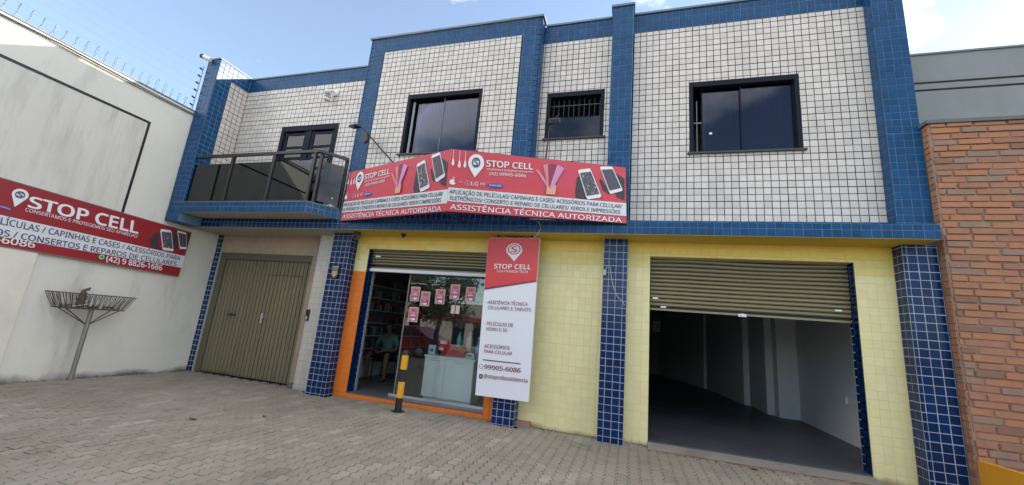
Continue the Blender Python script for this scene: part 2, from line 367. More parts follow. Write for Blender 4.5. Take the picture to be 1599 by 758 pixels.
def lay_pieces(limit=300):
    bykind = {}
    for (name, mn), l in PIECES.items(): bykind.setdefault(name, []).extend(l)
    for name, l in bykind.items():
        l.sort(key=lambda q: -q[0])
        single = [q for q in l[:limit] if q[0] > 0]
        rest = l[len(single):]
        lib = {}
        for q in single:
            ar, part, ce, U, V, N, du, dv, tk, mt = q
            k = (mt.name, random.randrange(9))
            if k not in lib: lib[k] = unit_tile(name, mt, k[1]/8)
            o = bpy.data.objects.new(name, lib[k]); COL.objects.link(o); o.parent = part
            mt4 = Matrix((U*du*S, V*dv*S, N*tk*S)).transposed().to_4x4(); mt4.translation = P(ce)-root_origin(part)
            o.matrix_local = mt4
        groups = {}
        for q in rest:
            r = q[1]
            while r.parent: r = r.parent
            groups.setdefault((r, q[9].name), []).append(q)
        for (r, mn), qs in groups.items():
            g = G(); a = 0.5; b = 0.47
            for ar, part, ce, U, V, N, du, dv, tk, mt in qs:
                cu, cv = U*du, V*dv; t = N*tk
                i = min(0.06/1, 0.06)
                vs = [ce-cu*a-cv*a, ce+cu*a-cv*a, ce+cu*a+cv*a, ce-cu*a+cv*a, ce-cu*b-cv*b+t, ce+cu*b-cv*b+t, ce+cu*b+cv*b+t, ce-cu*b+cv*b+t]
                g.add(vs, [(4, 5, 6, 7), (0, 1, 5, 4), (1, 2, 6, 5), (2, 3, 7, 6), (3, 0, 4, 7)], random.random())
            g.build(name, MATS[mn], r, kind='stuff')

def sheet(g, O, U, V, w, h, holes=(), depth=1.0, mi=0):
    """a wall slab with real openings; its front lies on the plane, depth goes behind it"""
    O, U, V = Vector(O), Vector(U), Vector(V); N = U.cross(V); B = -N*depth
    us = sorted({0, w, *[max(0, min(w, q)) for hh in holes for q in (hh[0], hh[2])]})
    vs = sorted({0, h, *[max(0, min(h, q)) for hh in holes for q in (hh[1], hh[3])]})
    def solid(i, j):
        if i < 0 or j < 0 or i >= len(us)-1 or j >= len(vs)-1: return False
        cu, cv = (us[i]+us[i+1])/2, (vs[j]+vs[j+1])/2
        return not any(a < cu < c and b < cv < d for a, b, c, d in holes)
    for i in range(len(us)-1):
        for j in range(len(vs)-1):
            if not solid(i, j): continue
            p = [O+U*us[i]+V*vs[j], O+U*us[i+1]+V*vs[j], O+U*us[i+1]+V*vs[j+1], O+U*us[i]+V*vs[j+1]]
            q = [x+B for x in p]
            g.poly(p, mi=mi); g.poly([q[3], q[2], q[1], q[0]], mi=mi)
            if not solid(i-1, j): g.poly([p[0], p[3], q[3], q[0]], mi=mi)
            if not solid(i+1, j): g.poly([p[1], q[1], q[2], p[2]], mi=mi)
            if not solid(i, j-1): g.poly([p[0], q[0], q[1], p[1]], mi=mi)
            if not solid(i, j+1): g.poly([p[3], p[2], q[2], q[3]], mi=mi)
    return g
X, Y, Z = (1, 0, 0), (0, 1, 0), (0, 0, 1)
NX, NY = (-1, 0, 0), (0, -1, 0)

# ================================================================== THE GROUND
gr = G(); gr.poly([(-1500, -75, -31.28), (1500, -75, -31.28), (1500, 1500, -31.28), (-1500, 1500, -31.28)])
pavement = gr.build('pavement', JOINT_SAND); pavement['kind'] = 'structure'
g = G(); g.poly([(-1500, -1500, -32.3), (1500, -1500, -32.3), (1500, -75, -32.3), (-1500, -75, -32.3)])
road = g.build('road', ASPHALT); road['kind'] = 'structure'
g = G()
for i in range(-14, 8): g.box((i*9+0.05, -76.2, -32.4), (i*9+8.95, -75, -31.05))
g.build('kerb', CONCRETE)['kind'] = 'structure'
# interlocking zigzag pavers
PW, PL, AMP = 1.16, 2.16, 0.2
def paver_outline():
    def off(t):                       # trapezoid wave, one period per half paver
        t = t % 1.0
        if t < 0.36: return AMP/2
        if t < 0.5: return AMP/2-AMP*(t-0.36)/0.14
        if t < 0.86: return -AMP/2
        return -AMP/2+AMP*(t-0.86)/0.14
    ts = [0.0, 0.18, 0.25, 0.43, 0.5, 0.68, 0.75, 0.93, 1.0]
    right = [(PW/2+off(t*2), (t-0.5)*PL) for t in ts]; left = [(-PW/2+off(t*2), (t-0.5)*PL) for t in reversed(ts)]
    return right+left
OUT = paver_outline()
def paver_geo(g, cx, cy, dz, tx, ty, gap, r):
    n = len(OUT)
    def ring(k, zz):
        res = []
        for (a, b) in OUT:
            sx = a-math.copysign(k, a); sy = b-(math.copysign(k, b) if abs(abs(b)-PL/2) < 1e-6 else 0)
            res.append((cx+sx, cy+sy, zz+dz+tx*a+ty*b))
        return res
    lo = ring(gap, -31.27); mid = ring(gap, -31.035); top = ring(gap+0.04, -31.0)
    fs = [tuple(range(2*n, 3*n))]
    for i in range(n):
        j = (i+1) % n
        fs.append((i, j, n+j, n+i)); fs.append((n+i, n+j, 2*n+j, 2*n+i))
    g.add(lo+mid+top, fs, r)
pav = []
for i in range(-73, 42):
    x = i*PW
    if x < -83.4 or x > 47: continue
    for j in range(-36, 2):
        y = j*PL+(PL/2 if i % 2 else 0)
        if y < -74 or y > 1.6: continue
        inside_left = x < -55.8
        if y > (2.2 if inside_left else 0.95): continue
        if -51.6 < x < -47.3 and y > -1.6: continue
        if -18.6 < x < -14.9 and y > -1.6: continue
        if x > 31.8 and y > -1.5: continue
        pav.append((cam_area((x, y, -31), Vector((0, 0, 1)), PW, PL), x, y))
pav.sort(key=lambda q: -q[0])
plib = []
for k in range(12):
    g = G(); paver_geo(g, 0, 0, random.uniform(-.02, .02), random.uniform(-.02, .02), random.uniform(-.015, .015), (random.uniform(0.035, 0.06) if random.random() < 0.75 else random.uniform(0.06, 0.1)), random.random())
    me = bpy.data.meshes.new('paver'); me.from_pydata([Vector((v[0]*S, v[1]*S, (v[2]+31)*S)) for v in g.v], [], g.f); me.materials.append(PAVER)
    a = me.attributes.new('rnd', 'FLOAT', 'FACE'); a.data.foreach_set('value', g.r); plib.append(me)
for ar, x, y in pav[:300]:
    o = bpy.data.objects.new('paver', random.choice(plib)); COL.objects.link(o); o.parent = pavement
    o.location = P((x, y, -31))
g = G()
for ar, x, y in pav[300:]:
    paver_geo(g, x, y, random.uniform(-.02, .02), random.uniform(-.02, .02), random.uniform(-.015, .015), (random.uniform(0.035, 0.06) if random.random() < 0.75 else random.uniform(0.06, 0.1)), random.random())
g.build('paver', PAVER, pavement, kind='stuff')

# soil, grit and a few weeds that gather along the foot of the walls
g = G()
def grit(x, y, r_):
    n = 5; a0 = random.uniform(0, 6.28); h = random.uniform(0.02, 0.10)
    pts = [(x+r_*random.uniform(.6, 1.2)*math.cos(a0+k*6.283/n), y+r_*random.uniform(.6, 1.2)*math.sin(a0+k*6.283/n), -30.995) for k in range(n)]
    g.add(pts+[(x, y, -30.99+h)], [(k, (k+1) % n, n) for k in range(n)], random.random())
for k in range(900):
    q = random.random()
    if q < 0.35: grit(-83.9+abs(random.gauss(0, .8))+(0.35 if q < .3 else 0), random.uniform(-45, 1), random.uniform(.03, .16))
    elif q < 0.55: grit(random.uniform(-82, -56), 2.2-abs(random.gauss(0, .5)), random.uniform(.03, .12))
    elif q < 0.8: grit(random.uniform(-15, 3), -abs(random.gauss(0, .35)), random.uniform(.03, .13))
    else: grit(random.uniform(3, 28), -2.2-abs(random.gauss(0, .5)), random.uniform(.03, .13))
g.build('soil_grit', mat('soil', (0.085, 0.06, 0.042), 0.95, 0.3, 9), pavement, kind='stuff')
def weed(x, y, n_, h, label):
    g = G()
    for k in range(n_):
        a = random.uniform(0, 6.28); d = Vector((math.cos(a)*random.uniform(.2, .8), math.sin(a)*random.uniform(.2, .8), random.uniform(.4, 1.0)))*h
        c = Vector((x+random.uniform(-.15, .15), y+random.uniform(-.15, .15), -31.0)); sd2 = Vector((-math.sin(a), math.cos(a), 0))*h*0.07
        g.add([c-sd2, c+sd2, c+d*0.6+sd2*0.8, c+d, c+d*0.6-sd2*0.8], [(0, 1, 2, 3, 4)], random.random())
    solo(g, 'weed', mat('weed_green', (0.055, 0.095, 0.03), 0.6, 0.3, 20), label, 'weed')
weed(35.3, -2.6, 40, 1.5, 'green weed growing between the corner pillar and the ochre low wall')
weed(-52.2, -1.2, 12, 0.5, 'tiny weed at the cream jamb beside the left blue pillar')

# ================================================================== THE SHOP BUILDING
B = thing('shop_building', 'two storey shop building faced with blue, white and yellow tiles, balcony over the garage door', 'building', (-24, 0, -31))
def wall(name, O, U, V, w, h, grout, holes=(), depth=1.0, parent=B):
    return sheet(G(), O, U, V, w, h, holes, depth).build(name, grout, parent)
def face_tiles(part, kind, m_, O, U, V, w, h, **k): tiles(part, kind, m_, O, U, V, w, h, **k)
WT, BT, YT, OT = 'white_tile', 'blue_tile', 'yellow_tile', 'orange_tile'
# --- upper right bay
hole = (8.45+0.15, 10.7, 23.2+0.15, 22.6)
p = wall('upper_wall', (-0.15, 0, 0), X, Z, 32.1, 32.75, DARK_GROUT, [hole])
tiles(p, WT, WHITE_TILE, (-0.15, 0, 0), X, Z, 32.1, 32.75, ou=0.15, ov=0, holes=[hole])
p = wall('parapet_band', (-0.15, 0, 32.75), X, Z, 32.1, 3.5, PALE_GROUT)
tiles(p, BT, BLUE_TILE, (-0.15, 0, 32.75), X, Z, 32.1, 3.5, ou=0.15, ov=0.25, gap=0.05)
p = wall('base_band', (-15.5, 0, -1.5), X, Z, 47.5, 1.5, PALE_GROUT)
tiles(p, BT, BLUE_TILE, (-15.5, 0, -1.5), X, Z, 47.5, 1.5, ou=0.5, ov=0.5, gap=0.05)
# --- upper bay between the pillars
hole3 = (1.4, 14.15, 11.0, 22.75)
p = wall('upper_wall', (-15.5, 0, 0), X, Z, 12.0, 32.75, DARK_GROUT, [hole3])
tiles(p, WT, WHITE_TILE, (-15.5, 0, 0), X, Z, 12.0, 32.75, ou=0.35, holes=[hole3])
p = wall('parapet_band', (-15.5, 0, 32.75), X, Z, 12.0, 3.5, PALE_GROUT)
tiles(p, BT, BLUE_TILE, (-15.5, 0, 32.75), X, Z, 12.0, 3.5, ou=0.35, ov=0.25, gap=0.05)
# --- projecting upper bay over the shop
MY = -2.2
hole2 = (7.0, 11.0, 21.8, 22.9)
p = wall('upper_wall', (-47.2, MY, 0.5), X, Z, 28.3, 32.9, DARK_GROUT, [hole2])
tiles(p, WT, WHITE_TILE, (-47.2, MY, 0.5), X, Z, 28.3, 32.9, ou=0.15, ov=0.4, holes=[hole2], jit=0.016)
p = wall('blue_frame', (-50.5, MY, -1.5), X, Z, 3.3, 38.1, PALE_GROUT)
tiles(p, BT, BLUE_TILE, (-50.5, MY, -1.5), X, Z, 3.3, 38.1, ou=0.3, ov=0.2, gap=0.05)
p = wall('blue_frame', (-18.9, MY, -1.5), X, Z, 3.4, 38.1, PALE_GROUT)
tiles(p, BT, BLUE_TILE, (-18.9, MY, -1.5), X, Z, 3.4, 38.1, ou=0.2, ov=0.5, gap=0.05)
p = wall('parapet_band', (-47.2, MY, 33.4), X, Z, 28.3, 3.2, PALE_GROUT)
tiles(p, BT, BLUE_TILE, (-47.2, MY, 33.4), X, Z, 28.3, 3.2, ou=0.15, ov=0.1, gap=0.05)
p = wall('base_band', (-47.2, MY, -1.5), X, Z, 28.3, 2.0, PALE_GROUT)
tiles(p, BT, DARKBLUE_TILE, (-47.2, MY, -1.5), X, Z, 28.3, 2.0, gap=0.07)
p = wall('side_wall', (-15.5, MY, -1.5), Y, Z, 2.2, 38.1, PALE_GROUT, depth=0.9)
tiles(p, BT, BLUE_TILE, (-15.5, MY, -1.5), Y, Z, 2.2, 38.1, gap=0.05)
sheet(G(), (-50.5, 128, -1.5), NY, Z, 130.2, 38.1, (), 0.9).build('side_wall', GREY_PAINT, B)
# --- balcony bay
BY = -2.0
holed = (11.7, 0.0, 25.7, 18.3)
p = wall('upper_wall', (-80.5, BY, 0.5), X, Z, 30.0, 27.2, DARK_GROUT, [holed])
tiles(p, WT, WHITE_TILE, (-80.5, BY, 0.5), X, Z, 30.0, 27.2, ou=0.2, ov=0.2, holes=[holed], jit=0.018)
p = wall('parapet_band', (-80.5, BY, 27.7), X, Z, 30.0, 3.0, PALE_GROUT)
tiles(p, BT, BLUE_TILE, (-80.5, BY, 27.7), X, Z, 30.0, 3.0, ou=0.2, gap=0.05)
# wing wall closing the balcony on the left
WX0, WX1, WY = -83.9, -80.5, -9.0
p = G().box((WX0, WY, -3.25), (WX1, 3.0, 30.9)).build('wing_wall', PALE_GROUT, B)
tiles(p, BT, BLUE_TILE, (WX0, WY, -3.25), X, Z, 3.4, 34.15, ou=0.2, gap=0.05)
tiles(p, BT, BLUE_TILE, (WX1, WY, 0.4), Y, Z, 2.9, 30.5, gap=0.07)
tiles(p, BT, BLUE_TILE, (WX1, WY+2.9, 27.7), Y, Z, 4.1, 3.2, gap=0.07)
sheet(G(), (WX1+0.03, WY+2.9, 0.4), Y, Z, 4.1, 27.3, (), 0.02).build('white_lining', DARK_GROUT, B)
tiles(p, WT, WHITE_TILE, (WX1+0.03, WY+2.9, 0.4), Y, Z, 4.1, 27.3, ou=0.05, ov=0.1, jit=0.018)
# --- parapet caps
g = G()
for a, b in (((-50.75, MY-0.3, 36.6), (-15.2, 0.0, 37.0)), ((-15.2, -0.25, 36.25), (-3.5, 0.6, 36.6)), ((-0.15, -0.25, 36.25), (31.9, 0.6, 36.6)),
             ((-3.75, -2.15, 36.75), (0.05, 0.5, 37.15)), ((WX0-0.1, WY-0.2, 30.9), (WX1+0.15, 2, 31.2)), ((-80.3, BY-0.22, 30.7), (-50.8, -1.0, 31.0))):
    g.box(a, b).build('parapet_cap', CAP, B); g = G()
# --- pillars
def pillar(x0, x1, z0, z1, m_, gr_, sides=('F',), y0=-1.9, gap=0.09, ou=0.3, ov=0.0):
    pp = G().box((x0, y0, z0), (x1, 0.2, z1)).build('pillar', gr_, B)
    tiles(pp, BT, m_, (x0, y0, z0), X, Z, x1-x0, z1-z0, ou=ou, ov=ov, gap=gap)
    if 'R' in sides: tiles(pp, BT, m_, (x1, y0, z0), Y, Z, 1.9, z1-z0, ou=0, ov=ov, gap=gap)
    if 'L' in sides: tiles(pp, BT, m_, (x0, 0, z0), NY, Z, 1.9, z1-z0, ou=-0.1, ov=ov, gap=gap)
    return pp
pillar(-3.5, -0.15, -1.5, 36.75, BLUE_TILE, PALE_GROUT, 'F', gap=0.045)
pillar(31.9, 35.45, -1.5, 44, BLUE_TILE, PALE_GROUT, 'FL', gap=0.045, ou=0.7)
DT = DARKBLUE_TILE
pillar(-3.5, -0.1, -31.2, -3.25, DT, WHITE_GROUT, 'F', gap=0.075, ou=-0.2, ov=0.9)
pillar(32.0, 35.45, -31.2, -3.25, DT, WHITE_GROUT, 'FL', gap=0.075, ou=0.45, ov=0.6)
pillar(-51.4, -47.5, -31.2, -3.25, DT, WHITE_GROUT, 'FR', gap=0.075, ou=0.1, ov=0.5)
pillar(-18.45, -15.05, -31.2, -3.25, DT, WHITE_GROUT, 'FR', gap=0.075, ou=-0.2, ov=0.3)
# --- canopy slab along the whole front
cp = G().box((-83.9, -4.8, -3.25), (34.3, 0.4, -1.5)).build('canopy', PALE_GROUT, B)
tiles(cp, BT, BLUE_TILE, (-46.6, -4.8, -3.25), X, Z, 80.9, 1.75, ou=0.35, ov=0, gap=0.05)
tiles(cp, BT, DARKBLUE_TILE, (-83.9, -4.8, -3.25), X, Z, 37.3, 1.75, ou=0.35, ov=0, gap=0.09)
tiles(cp, BT, BLUE_TILE, (34.3, -4.8, -3.25), Y, Z, 1.2, 1.75, gap=0.05)
G().box((-46.6, -4.78, -3.29), (34.25, 0.1, -3.255)).build('soffit', SOFFIT_Y, B)
G().box((-83.9, -4.78, -3.29), (-46.65, 2.1, -3.255)).build('soffit', SOFFIT_W, B)
# --- balcony
pts = [(-82.9, -9.1), (-51.7, -9.1), (-48.75, -4.85), (-48.75, -2.0), (-82.9, -2.0)]
bal = G().prism([(x, y, -1.5) for x, y in pts], (0, 0, 1.78)).build('balcony', PALE_GROUT, B)
G().prism([(x, y, 0.28) for x, y in [(-82.9, -9.2), (-51.65, -9.2), (-48.6, -4.8), (-48.75, -2.0), (-82.9, -2.0)]], (0, 0, 0.13)).build('coping', CAP, bal)
tiles(bal, BT, BLUE_TILE, (-82.9, -9.1, -1.5), X, Z, 31.2, 1.78, ou=0.2, gap=0.05)
dx, dy = 2.95, 4.25; ll = math.hypot(dx, dy)
tiles(bal, BT, BLUE_TILE, (-51.7, -9.1, -1.5), (dx/ll, dy/ll, 0), Z, ll, 1.78, gap=0.09)
G().prism([(x, y, -1.54) for x, y in [(-82.8, -9.0), (-51.75, -9.0), (-49.0, -4.9), (-82.8, -4.9)]], (0, 0, 0.035)).build('underside', SOFFIT_W, bal)
RY = -8.55
rail = G()
rail.box((-81.6, RY-0.25, 9.35), (-51.7, RY+0.25, 9.85))
rail.prism([(-51.9, RY-0.25, 9.35), (-51.4, RY-0.22, 9.35), (-48.4, -4.9, 9.35), (-48.9, -4.75, 9.35)], (0, 0, 0.5))
rail = rail.build('railing', BLACK_METAL, B)
for x in (-81.2, -71.0, -61.3):
    G().box((x-0.32, RY-0.2, 0.41), (x+0.32, RY+0.2, 9.35)).build('post', BLACK_METAL, rail)
for x, y in ((-52.4, RY), (-51.35, RY+0.4), (-48.75, -4.95)):
    G().box((x-0.26, y-0.2, 0.41), (x+0.26, y+0.2, 9.35)).build('post', BLACK_METAL, rail)
for x0, x1 in ((-80.8, -71.4), (-70.6, -61.7), (-60.9, -52.75)):
    G().box((x0, RY-0.05, 0.85), (x1, RY+0.04, 8.0)).build('glass_panel', G_BAL, rail)
G().prism([(-51.1, RY+0.75, 0.85), (-48.95, -5.3, 0.85), (-48.85, -5.36, 0.85), (-51.0, RY+0.69, 0.85)], (0, 0, 7.15)).build('glass_panel', G_BAL, rail)
g = G()
for x0, x1 in ((-80.8, -71.4), (-70.6, -61.7), (-60.9, -52.75)): g.box((x0, RY-0.12, 0.55), (x1, RY+0.12, 0.8))
g.build('bottom_rail', BLACK_METAL, rail)
# balcony door: dark frame, two leaves with horizontal bars
dr = G(); dz0, dz1 = 0.45, 18.75
dr.box((-68.8, BY-0.05, dz0), (-68.0, BY+0.9, dz1)); dr.box((-55.6, BY-0.05, dz0), (-54.8, BY+0.9, dz1)); dr.box((-68.0, BY-0.05, 17.7), (-55.6, BY+0.9, dz1))
dr = dr.build('balcony_door', NAVY_METAL, B)
for x0, x1 in ((-68.0, -62.3), (-61.3, -55.6)):
    lf = G(); lf.box((x0, BY+0.25, dz0), (x0+0.7, BY+0.6, 17.6)); lf.box((x1-0.7, BY+0.25, dz0), (x1, BY+0.6, 17.6))
    for zz in (0.45, 2.7, 4.9, 7.2, 9.4, 11.7, 14.0, 16.9): lf.box((x0+0.7, BY+0.28, zz), (x1-0.7, BY+0.58, zz+0.45))
    lf.build('door_leaf', NAVY_METAL, dr)
    G().box((x0+0.7, BY+0.40, dz0), (x1-0.7, BY+0.46, 17.4)).build('pane', G_DOOR, dr)
G().box((-62.3, BY+0.1, dz0), (-61.3, BY+0.7, 17.7)).build('mullion', NAVY_METAL, dr)
CURT = mat('curtain_cloth', (0.62, 0.62, 0.66), 0.9, 0.15, 3)
def curtain(x0, x1, y, z0, z1, parent, pitch=0.62, amp=0.16):
    g = G(); n = int((x1-x0)/pitch*6); prev = None
    for i in range(n+1):
        x = x0+(x1-x0)*i/n; yy = y+amp*math.sin(i/6*2*math.pi)+0.05*math.sin(i*0.37)
        cur = ((x, yy, z0), (x, yy, z1))
        if prev: g.poly([prev[0], cur[0], cur[1], prev[1]])
        prev = cur
    return g.build('curtain', CURT, parent, smooth=True)
curtain(-68, -55.6, BY+0.95, 0.5, 17.5, dr)
# --- upper windows
def window(name, x0, x1, z0, z1, y, split, open_left=0.0, bars=None):
    fr = G(); t = 0.55
    fr.box((x0, y-0.03, z0), (x0+t, y+1.3, z1)); fr.box((x1-t, y-0.03, z0), (x1, y+1.3, z1)); fr.box((x0+t, y-0.03, z1-0.8), (x1-t, y+1.3, z1)); fr.box((x0+t, y+0.3, z0), (x1-t, y+1.3, z0+0.3))
    wn = fr.build('window', NAVY_METAL, B)
    sl = G().box((x0-0.35, y-0.45, z0-0.28), (x1+0.35, y+0.4, z0-0.02)).build('sill', mat('dark_stone', (0.05, 0.045, 0.04), 0.6, 0.2, 4), wn)
    return wn
wn = window('window', 8.45, 23.2, 10.7, 22.6, 0, 15)
for a, b, yy in ((10.3, 15.9, 0.95), (15.6, 22.65, 0.75)):
    G().box((a, yy, 11.0), (b, yy+0.06, 21.8)).build('pane', G_WIN, wn)
    for xx in (a, b-0.16): G().box((xx, yy-0.08, 11.0), (xx+0.16, yy+0.12, 21.8)).build('sash', NAVY_METAL, wn)
G().box((9.55, 0.8, 11.0), (9.68, 1.0, 19.8)).build('grille_bar', mat('grey_bar', (0.16, 0.16, 0.17), 0.5), wn); G().box((9.0, 0.75, 15.9), (10.3, 0.95, 16.1)).build('grille_bar', MATS['grey_bar'], wn)
curtain(10.4, 22.6, 1.75, 11.0, 21.8, wn, 0.75)
G().box((11.35, 0.93, 14.1), (11.75, 0.95, 14.4)).build('sticker', PRINT_WHITE, wn)
wn = window('window', -40.2, -25.4, 11.5, 23.4, MY, -33)
for a, b, yy in ((-38.3, -32.7, MY+0.95), (-33.0, -25.95, MY+0.75)):
    G().box((a, yy, 11.8), (b, yy+0.06, 22.6)).build('pane', G_WIN, wn)
G().box((-32.98, MY+0.66, 11.8), (-32.86, MY+0.75, 22.6)).build('sash', mat('dull_strip', (0.16, 0.17, 0.19), 0.5), wn)
G().box((-39.3, MY+0.7, 11.8), (-38.95, MY+0.95, 22.3)).build('sash', mat('grey_stile', (0.33, 0.35, 0.36), 0.5), wn)
curtain(-38.2, -26, MY+1.75, 11.8, 22.6, wn, 0.8)
wn = window('window', -14.1, -4.5, 14.15, 22.75, 0, -9)
G().box((-13.55, 0.7, 14.45), (-5.05, 0.76, 18.3)).build('pane', G_WIN, wn)
G().box((-13.55, 0.65, 18.3), (-5.05, 0.8, 18.42)).build('sash', NAVY_METAL, wn)
for k in range(10):
    x = -13.1+k*0.87
    G().box((x, 0.85, 18.0), (x+0.06, 0.95, 21.9)).build('grille_bar', mat('dark_bar', (0.07, 0.07, 0.075), 0.5), wn)
G().box((-13.55, 0.8, 20.6), (-5.05, 0.98, 20.7)).build('grille_bar', MATS['dark_bar'], wn)
# --- ground floor, shop bay
hs = (2.7, 0.8, 27.0, 25.5)                 # opening x -44.8..-20.5, z -30.3..-5.6 in a wall from -47.5, -31.1
p = wall('front_wall', (-47.5, 0, -31.1), X, Z, 29.1, 21.3, ORANGE_GROUT, [(2.7, 0.8, 27.0, 21.3)], depth=1.8)
tiles(p, OT, ORANGE_TILE, (-47.5, 0, -31.1), X, Z, 29.1, 21.3, ou=0.1, ov=-0.2, holes=[(2.7, 0.8, 27.0, 21.3)], gap=0.03, thick=0.022)
p = wall('front_wall', (-47.5, 0, -9.8), X, Z, 29.1, 6.55, YELLOW_GROUT, [(2.7, 0, 27.0, 4.2)], depth=1.8)
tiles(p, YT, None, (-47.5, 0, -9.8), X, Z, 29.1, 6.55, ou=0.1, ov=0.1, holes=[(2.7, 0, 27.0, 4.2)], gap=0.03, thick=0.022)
p = G().box((-44.95, 0.06, -30.2), (-44.8, 2.2, -5.6)).build('reveal', WHITE_GROUT, B)
tiles(p, BT, DT, (-44.8, 0.06, -30.2), Y, Z, 2.1, 24.6, gap=0.09, thick=0.04)
# --- ground floor, yellow bay between pillars
p = wall('front_wall', (-15.1, 0, -31.1), X, Z, 11.7, 27.85, YELLOW_GROUT, depth=1.8)
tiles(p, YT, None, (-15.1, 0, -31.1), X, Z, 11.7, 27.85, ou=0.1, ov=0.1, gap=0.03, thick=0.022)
# --- ground floor, garage bay
hg = (3.2, 0.0, 27.95, 25.75)
p = wall('front_wall', (-0.15, 0, -31.1), X, Z, 32.2, 27.85, YELLOW_GROUT, [hg], depth=1.5)
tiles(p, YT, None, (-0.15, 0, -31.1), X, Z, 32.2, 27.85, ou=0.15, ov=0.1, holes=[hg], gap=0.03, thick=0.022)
p = G().box((27.8, 0.06, -30.6), (27.95, 2.2, -5.35)).build('reveal', WHITE_GROUT, B)
tiles(p, BT, DT, (27.8, 2.2, -30.6), NY, Z, 2.1, 25.2, ou=0.1, gap=0.09, thick=0.04)
# --- left bay: recessed garage door
p = wall('front_wall', (-55.8, 0, -31.1), X, Z, 4.5, 27.85, CREAM_GROUT, depth=2.0)
tiles(p, 'cream_tile', CREAM_TILE, (-55.8, 0, -31.1), X, Z, 4.5, 27.85, ou=0.3, gap=0.045, thick=0.03)
hd = (1.5, 0, 25.3, 24.1)
p = wall('recessed_wall', (-84.0, 2.0, -31.1), X, Z, 28.3, 27.85, CREAM_GROUT, [hd], depth=1.2)
tiles(p, 'beige_tile', BEIGE_TILE, (-82.5, 2.0, -7.0), X, Z, 23.8, 3.75, ou=0.3, gap=0.045, thick=0.03)
tiles(p, 'beige_tile', BEIGE_TILE, (-58.7, 2.0, -31.1), X, Z, 2.9, 27.85, ou=0.3, gap=0.045, thick=0.03)
q = G().box((-84.0, 1.9, -31.1), (-82.5, 2.0, -3.3)).build('blue_edge', WHITE_GROUT, B)
tiles(q, BT, DT, (-84.0, 1.9, -31.1), X, Z, 1.5, 27.8, ou=-0.3, gap=0.09)
# garage door of upright planks
gd = G(); gd.box((-82.5, 2.3, -31), (-81.1, 3.0, -7.0)); gd.box((-81.1, 2.3, -8.3), (-58.7, 3.0, -7.0))
gd = gd.build('garage_door', OLIVE_FRAME, B)
G().box((-81.1, 2.95, -30.95), (-58.7, 3.0, -8.3)).build('backing', DARK, gd)
xs = -81.05
while xs < -58.8:
    wv = 0.92; x1 = min(xs+wv, -58.75)
    segs = [(-30.85, -8.4)]
    if x1 > -68.3 and xs < -61.4: segs = [(-30.85, -11.15), (-11.02, -8.4)]
    for a, b in segs:
        g = G(); yj = 2.55+random.uniform(-0.015, 0.015)
        g.prism([(xs+0.04, 2.9, a), (xs+0.09, yj, a), (x1-0.09, yj, a), (x1-0.04, 2.9, a)], (0, 0, b-a), random.random()).build('plank', OLIVE, gd)
    xs = x1 if abs(x1+68.25) > 0.5 else x1+0.05
g = G(); g.box((-68.75, 2.35, -20.6), (-68.25, 2.56, -18.7)); g.tube([(-68.5, 2.4, -19.3), (-68.5, 2.1, -19.3), (-67.6, 2.1, -19.35)], 0.12, 8)
g.build('handle', ALU, gd)
G().box((-77.2, 2.45, -19.75), (-75.3, 2.58, -19.3)).build('letter_slot', BLACK_METAL, gd)
G().tube([(-68.5, 2.38, -20.1), (-68.5, 2.5, -20.1)], 0.16, 10).build('lock', ALU, gd)
# shutters
def shutter(x0, x1, ztop, zbot, y, pitch, sag=0.0):
    sh = G(); sh.box((x0, y-0.15, ztop-0.15), (x1, y+0.5, ztop)); sh.box((x0, y-0.12, zbot), (x1, y+0.16, zbot+0.28))
    so_ = sh.build('roller_shutter', SHUTTER, B)
    z = ztop-0.15
    k = 0
    while z-pitch > zbot+0.2:
        z1 = z-pitch; g = G(); n = 5; r = random.random()
        prof = [(0.10, z-0.02), (-0.02, z-0.10*pitch), (-0.13, z-0.35*pitch), (-0.13, z-0.62*pitch), (0.0, z-0.84*pitch), (0.10, z1+0.05)]
        seg = 10
        for a in range(seg):
            xa = x0+(x1-x0)*a/seg; xb = x0+(x1-x0)*(a+1)/seg
            wob = lambda x: sag*math.sin((x-x0)/(x1-x0)*math.pi*2.3+k*0.15)*math.exp(-k*0.22)
            for (ya, za), (yb, zb) in zip(prof[:-1], prof[1:]):
                g.poly([(xa, y+yb, zb+wob(xa)), (xb, y+yb, zb+wob(xb)), (xb, y+ya, za+wob(xb)), (xa, y+ya, za+wob(xa))], r)
        g.build('slat', SHUTTER, so_, smooth=True)
        z = z1; k += 1
    G().box((x0, y+0.2, zbot+0.1), (x1, y+0.25, ztop)).build('backing', DARK, so_)
    return so_
st = shutter(3.2, 27.7, -5.35, -13.0, 1.5, 0.58, 0.10)
for x, z in ((3.5, -11.4), (4.6, -12.6), (25.9, -11.6)):
    G().box((x, 1.25, z), (x+0.75, 1.4, z+0.22)).build('latch', ALU, st)
g = G(); g.box((14.6, 1.2, -13.15), (15.6, 1.5, -12.75)); g.tube([(15.1, 1.2, -12.9), (15.1, 1.05, -12.9)], 0.22, 10); g.build('handle', ALU, st)
st = shutter(-44.7, -20.55, -5.65, -9.0, 1.2, 0.5)
G().box((-44.0, 0.98, -6.9), (-43.0, 1.08, -6.65)).build('latch', ALU, st)
G().box((-44.75, 0.9, -9.5), (-20.55, 1.9, -9.0)).build('header_rail', mat('white_rail', (0.72, 0.74, 0.77), 0.35), B)
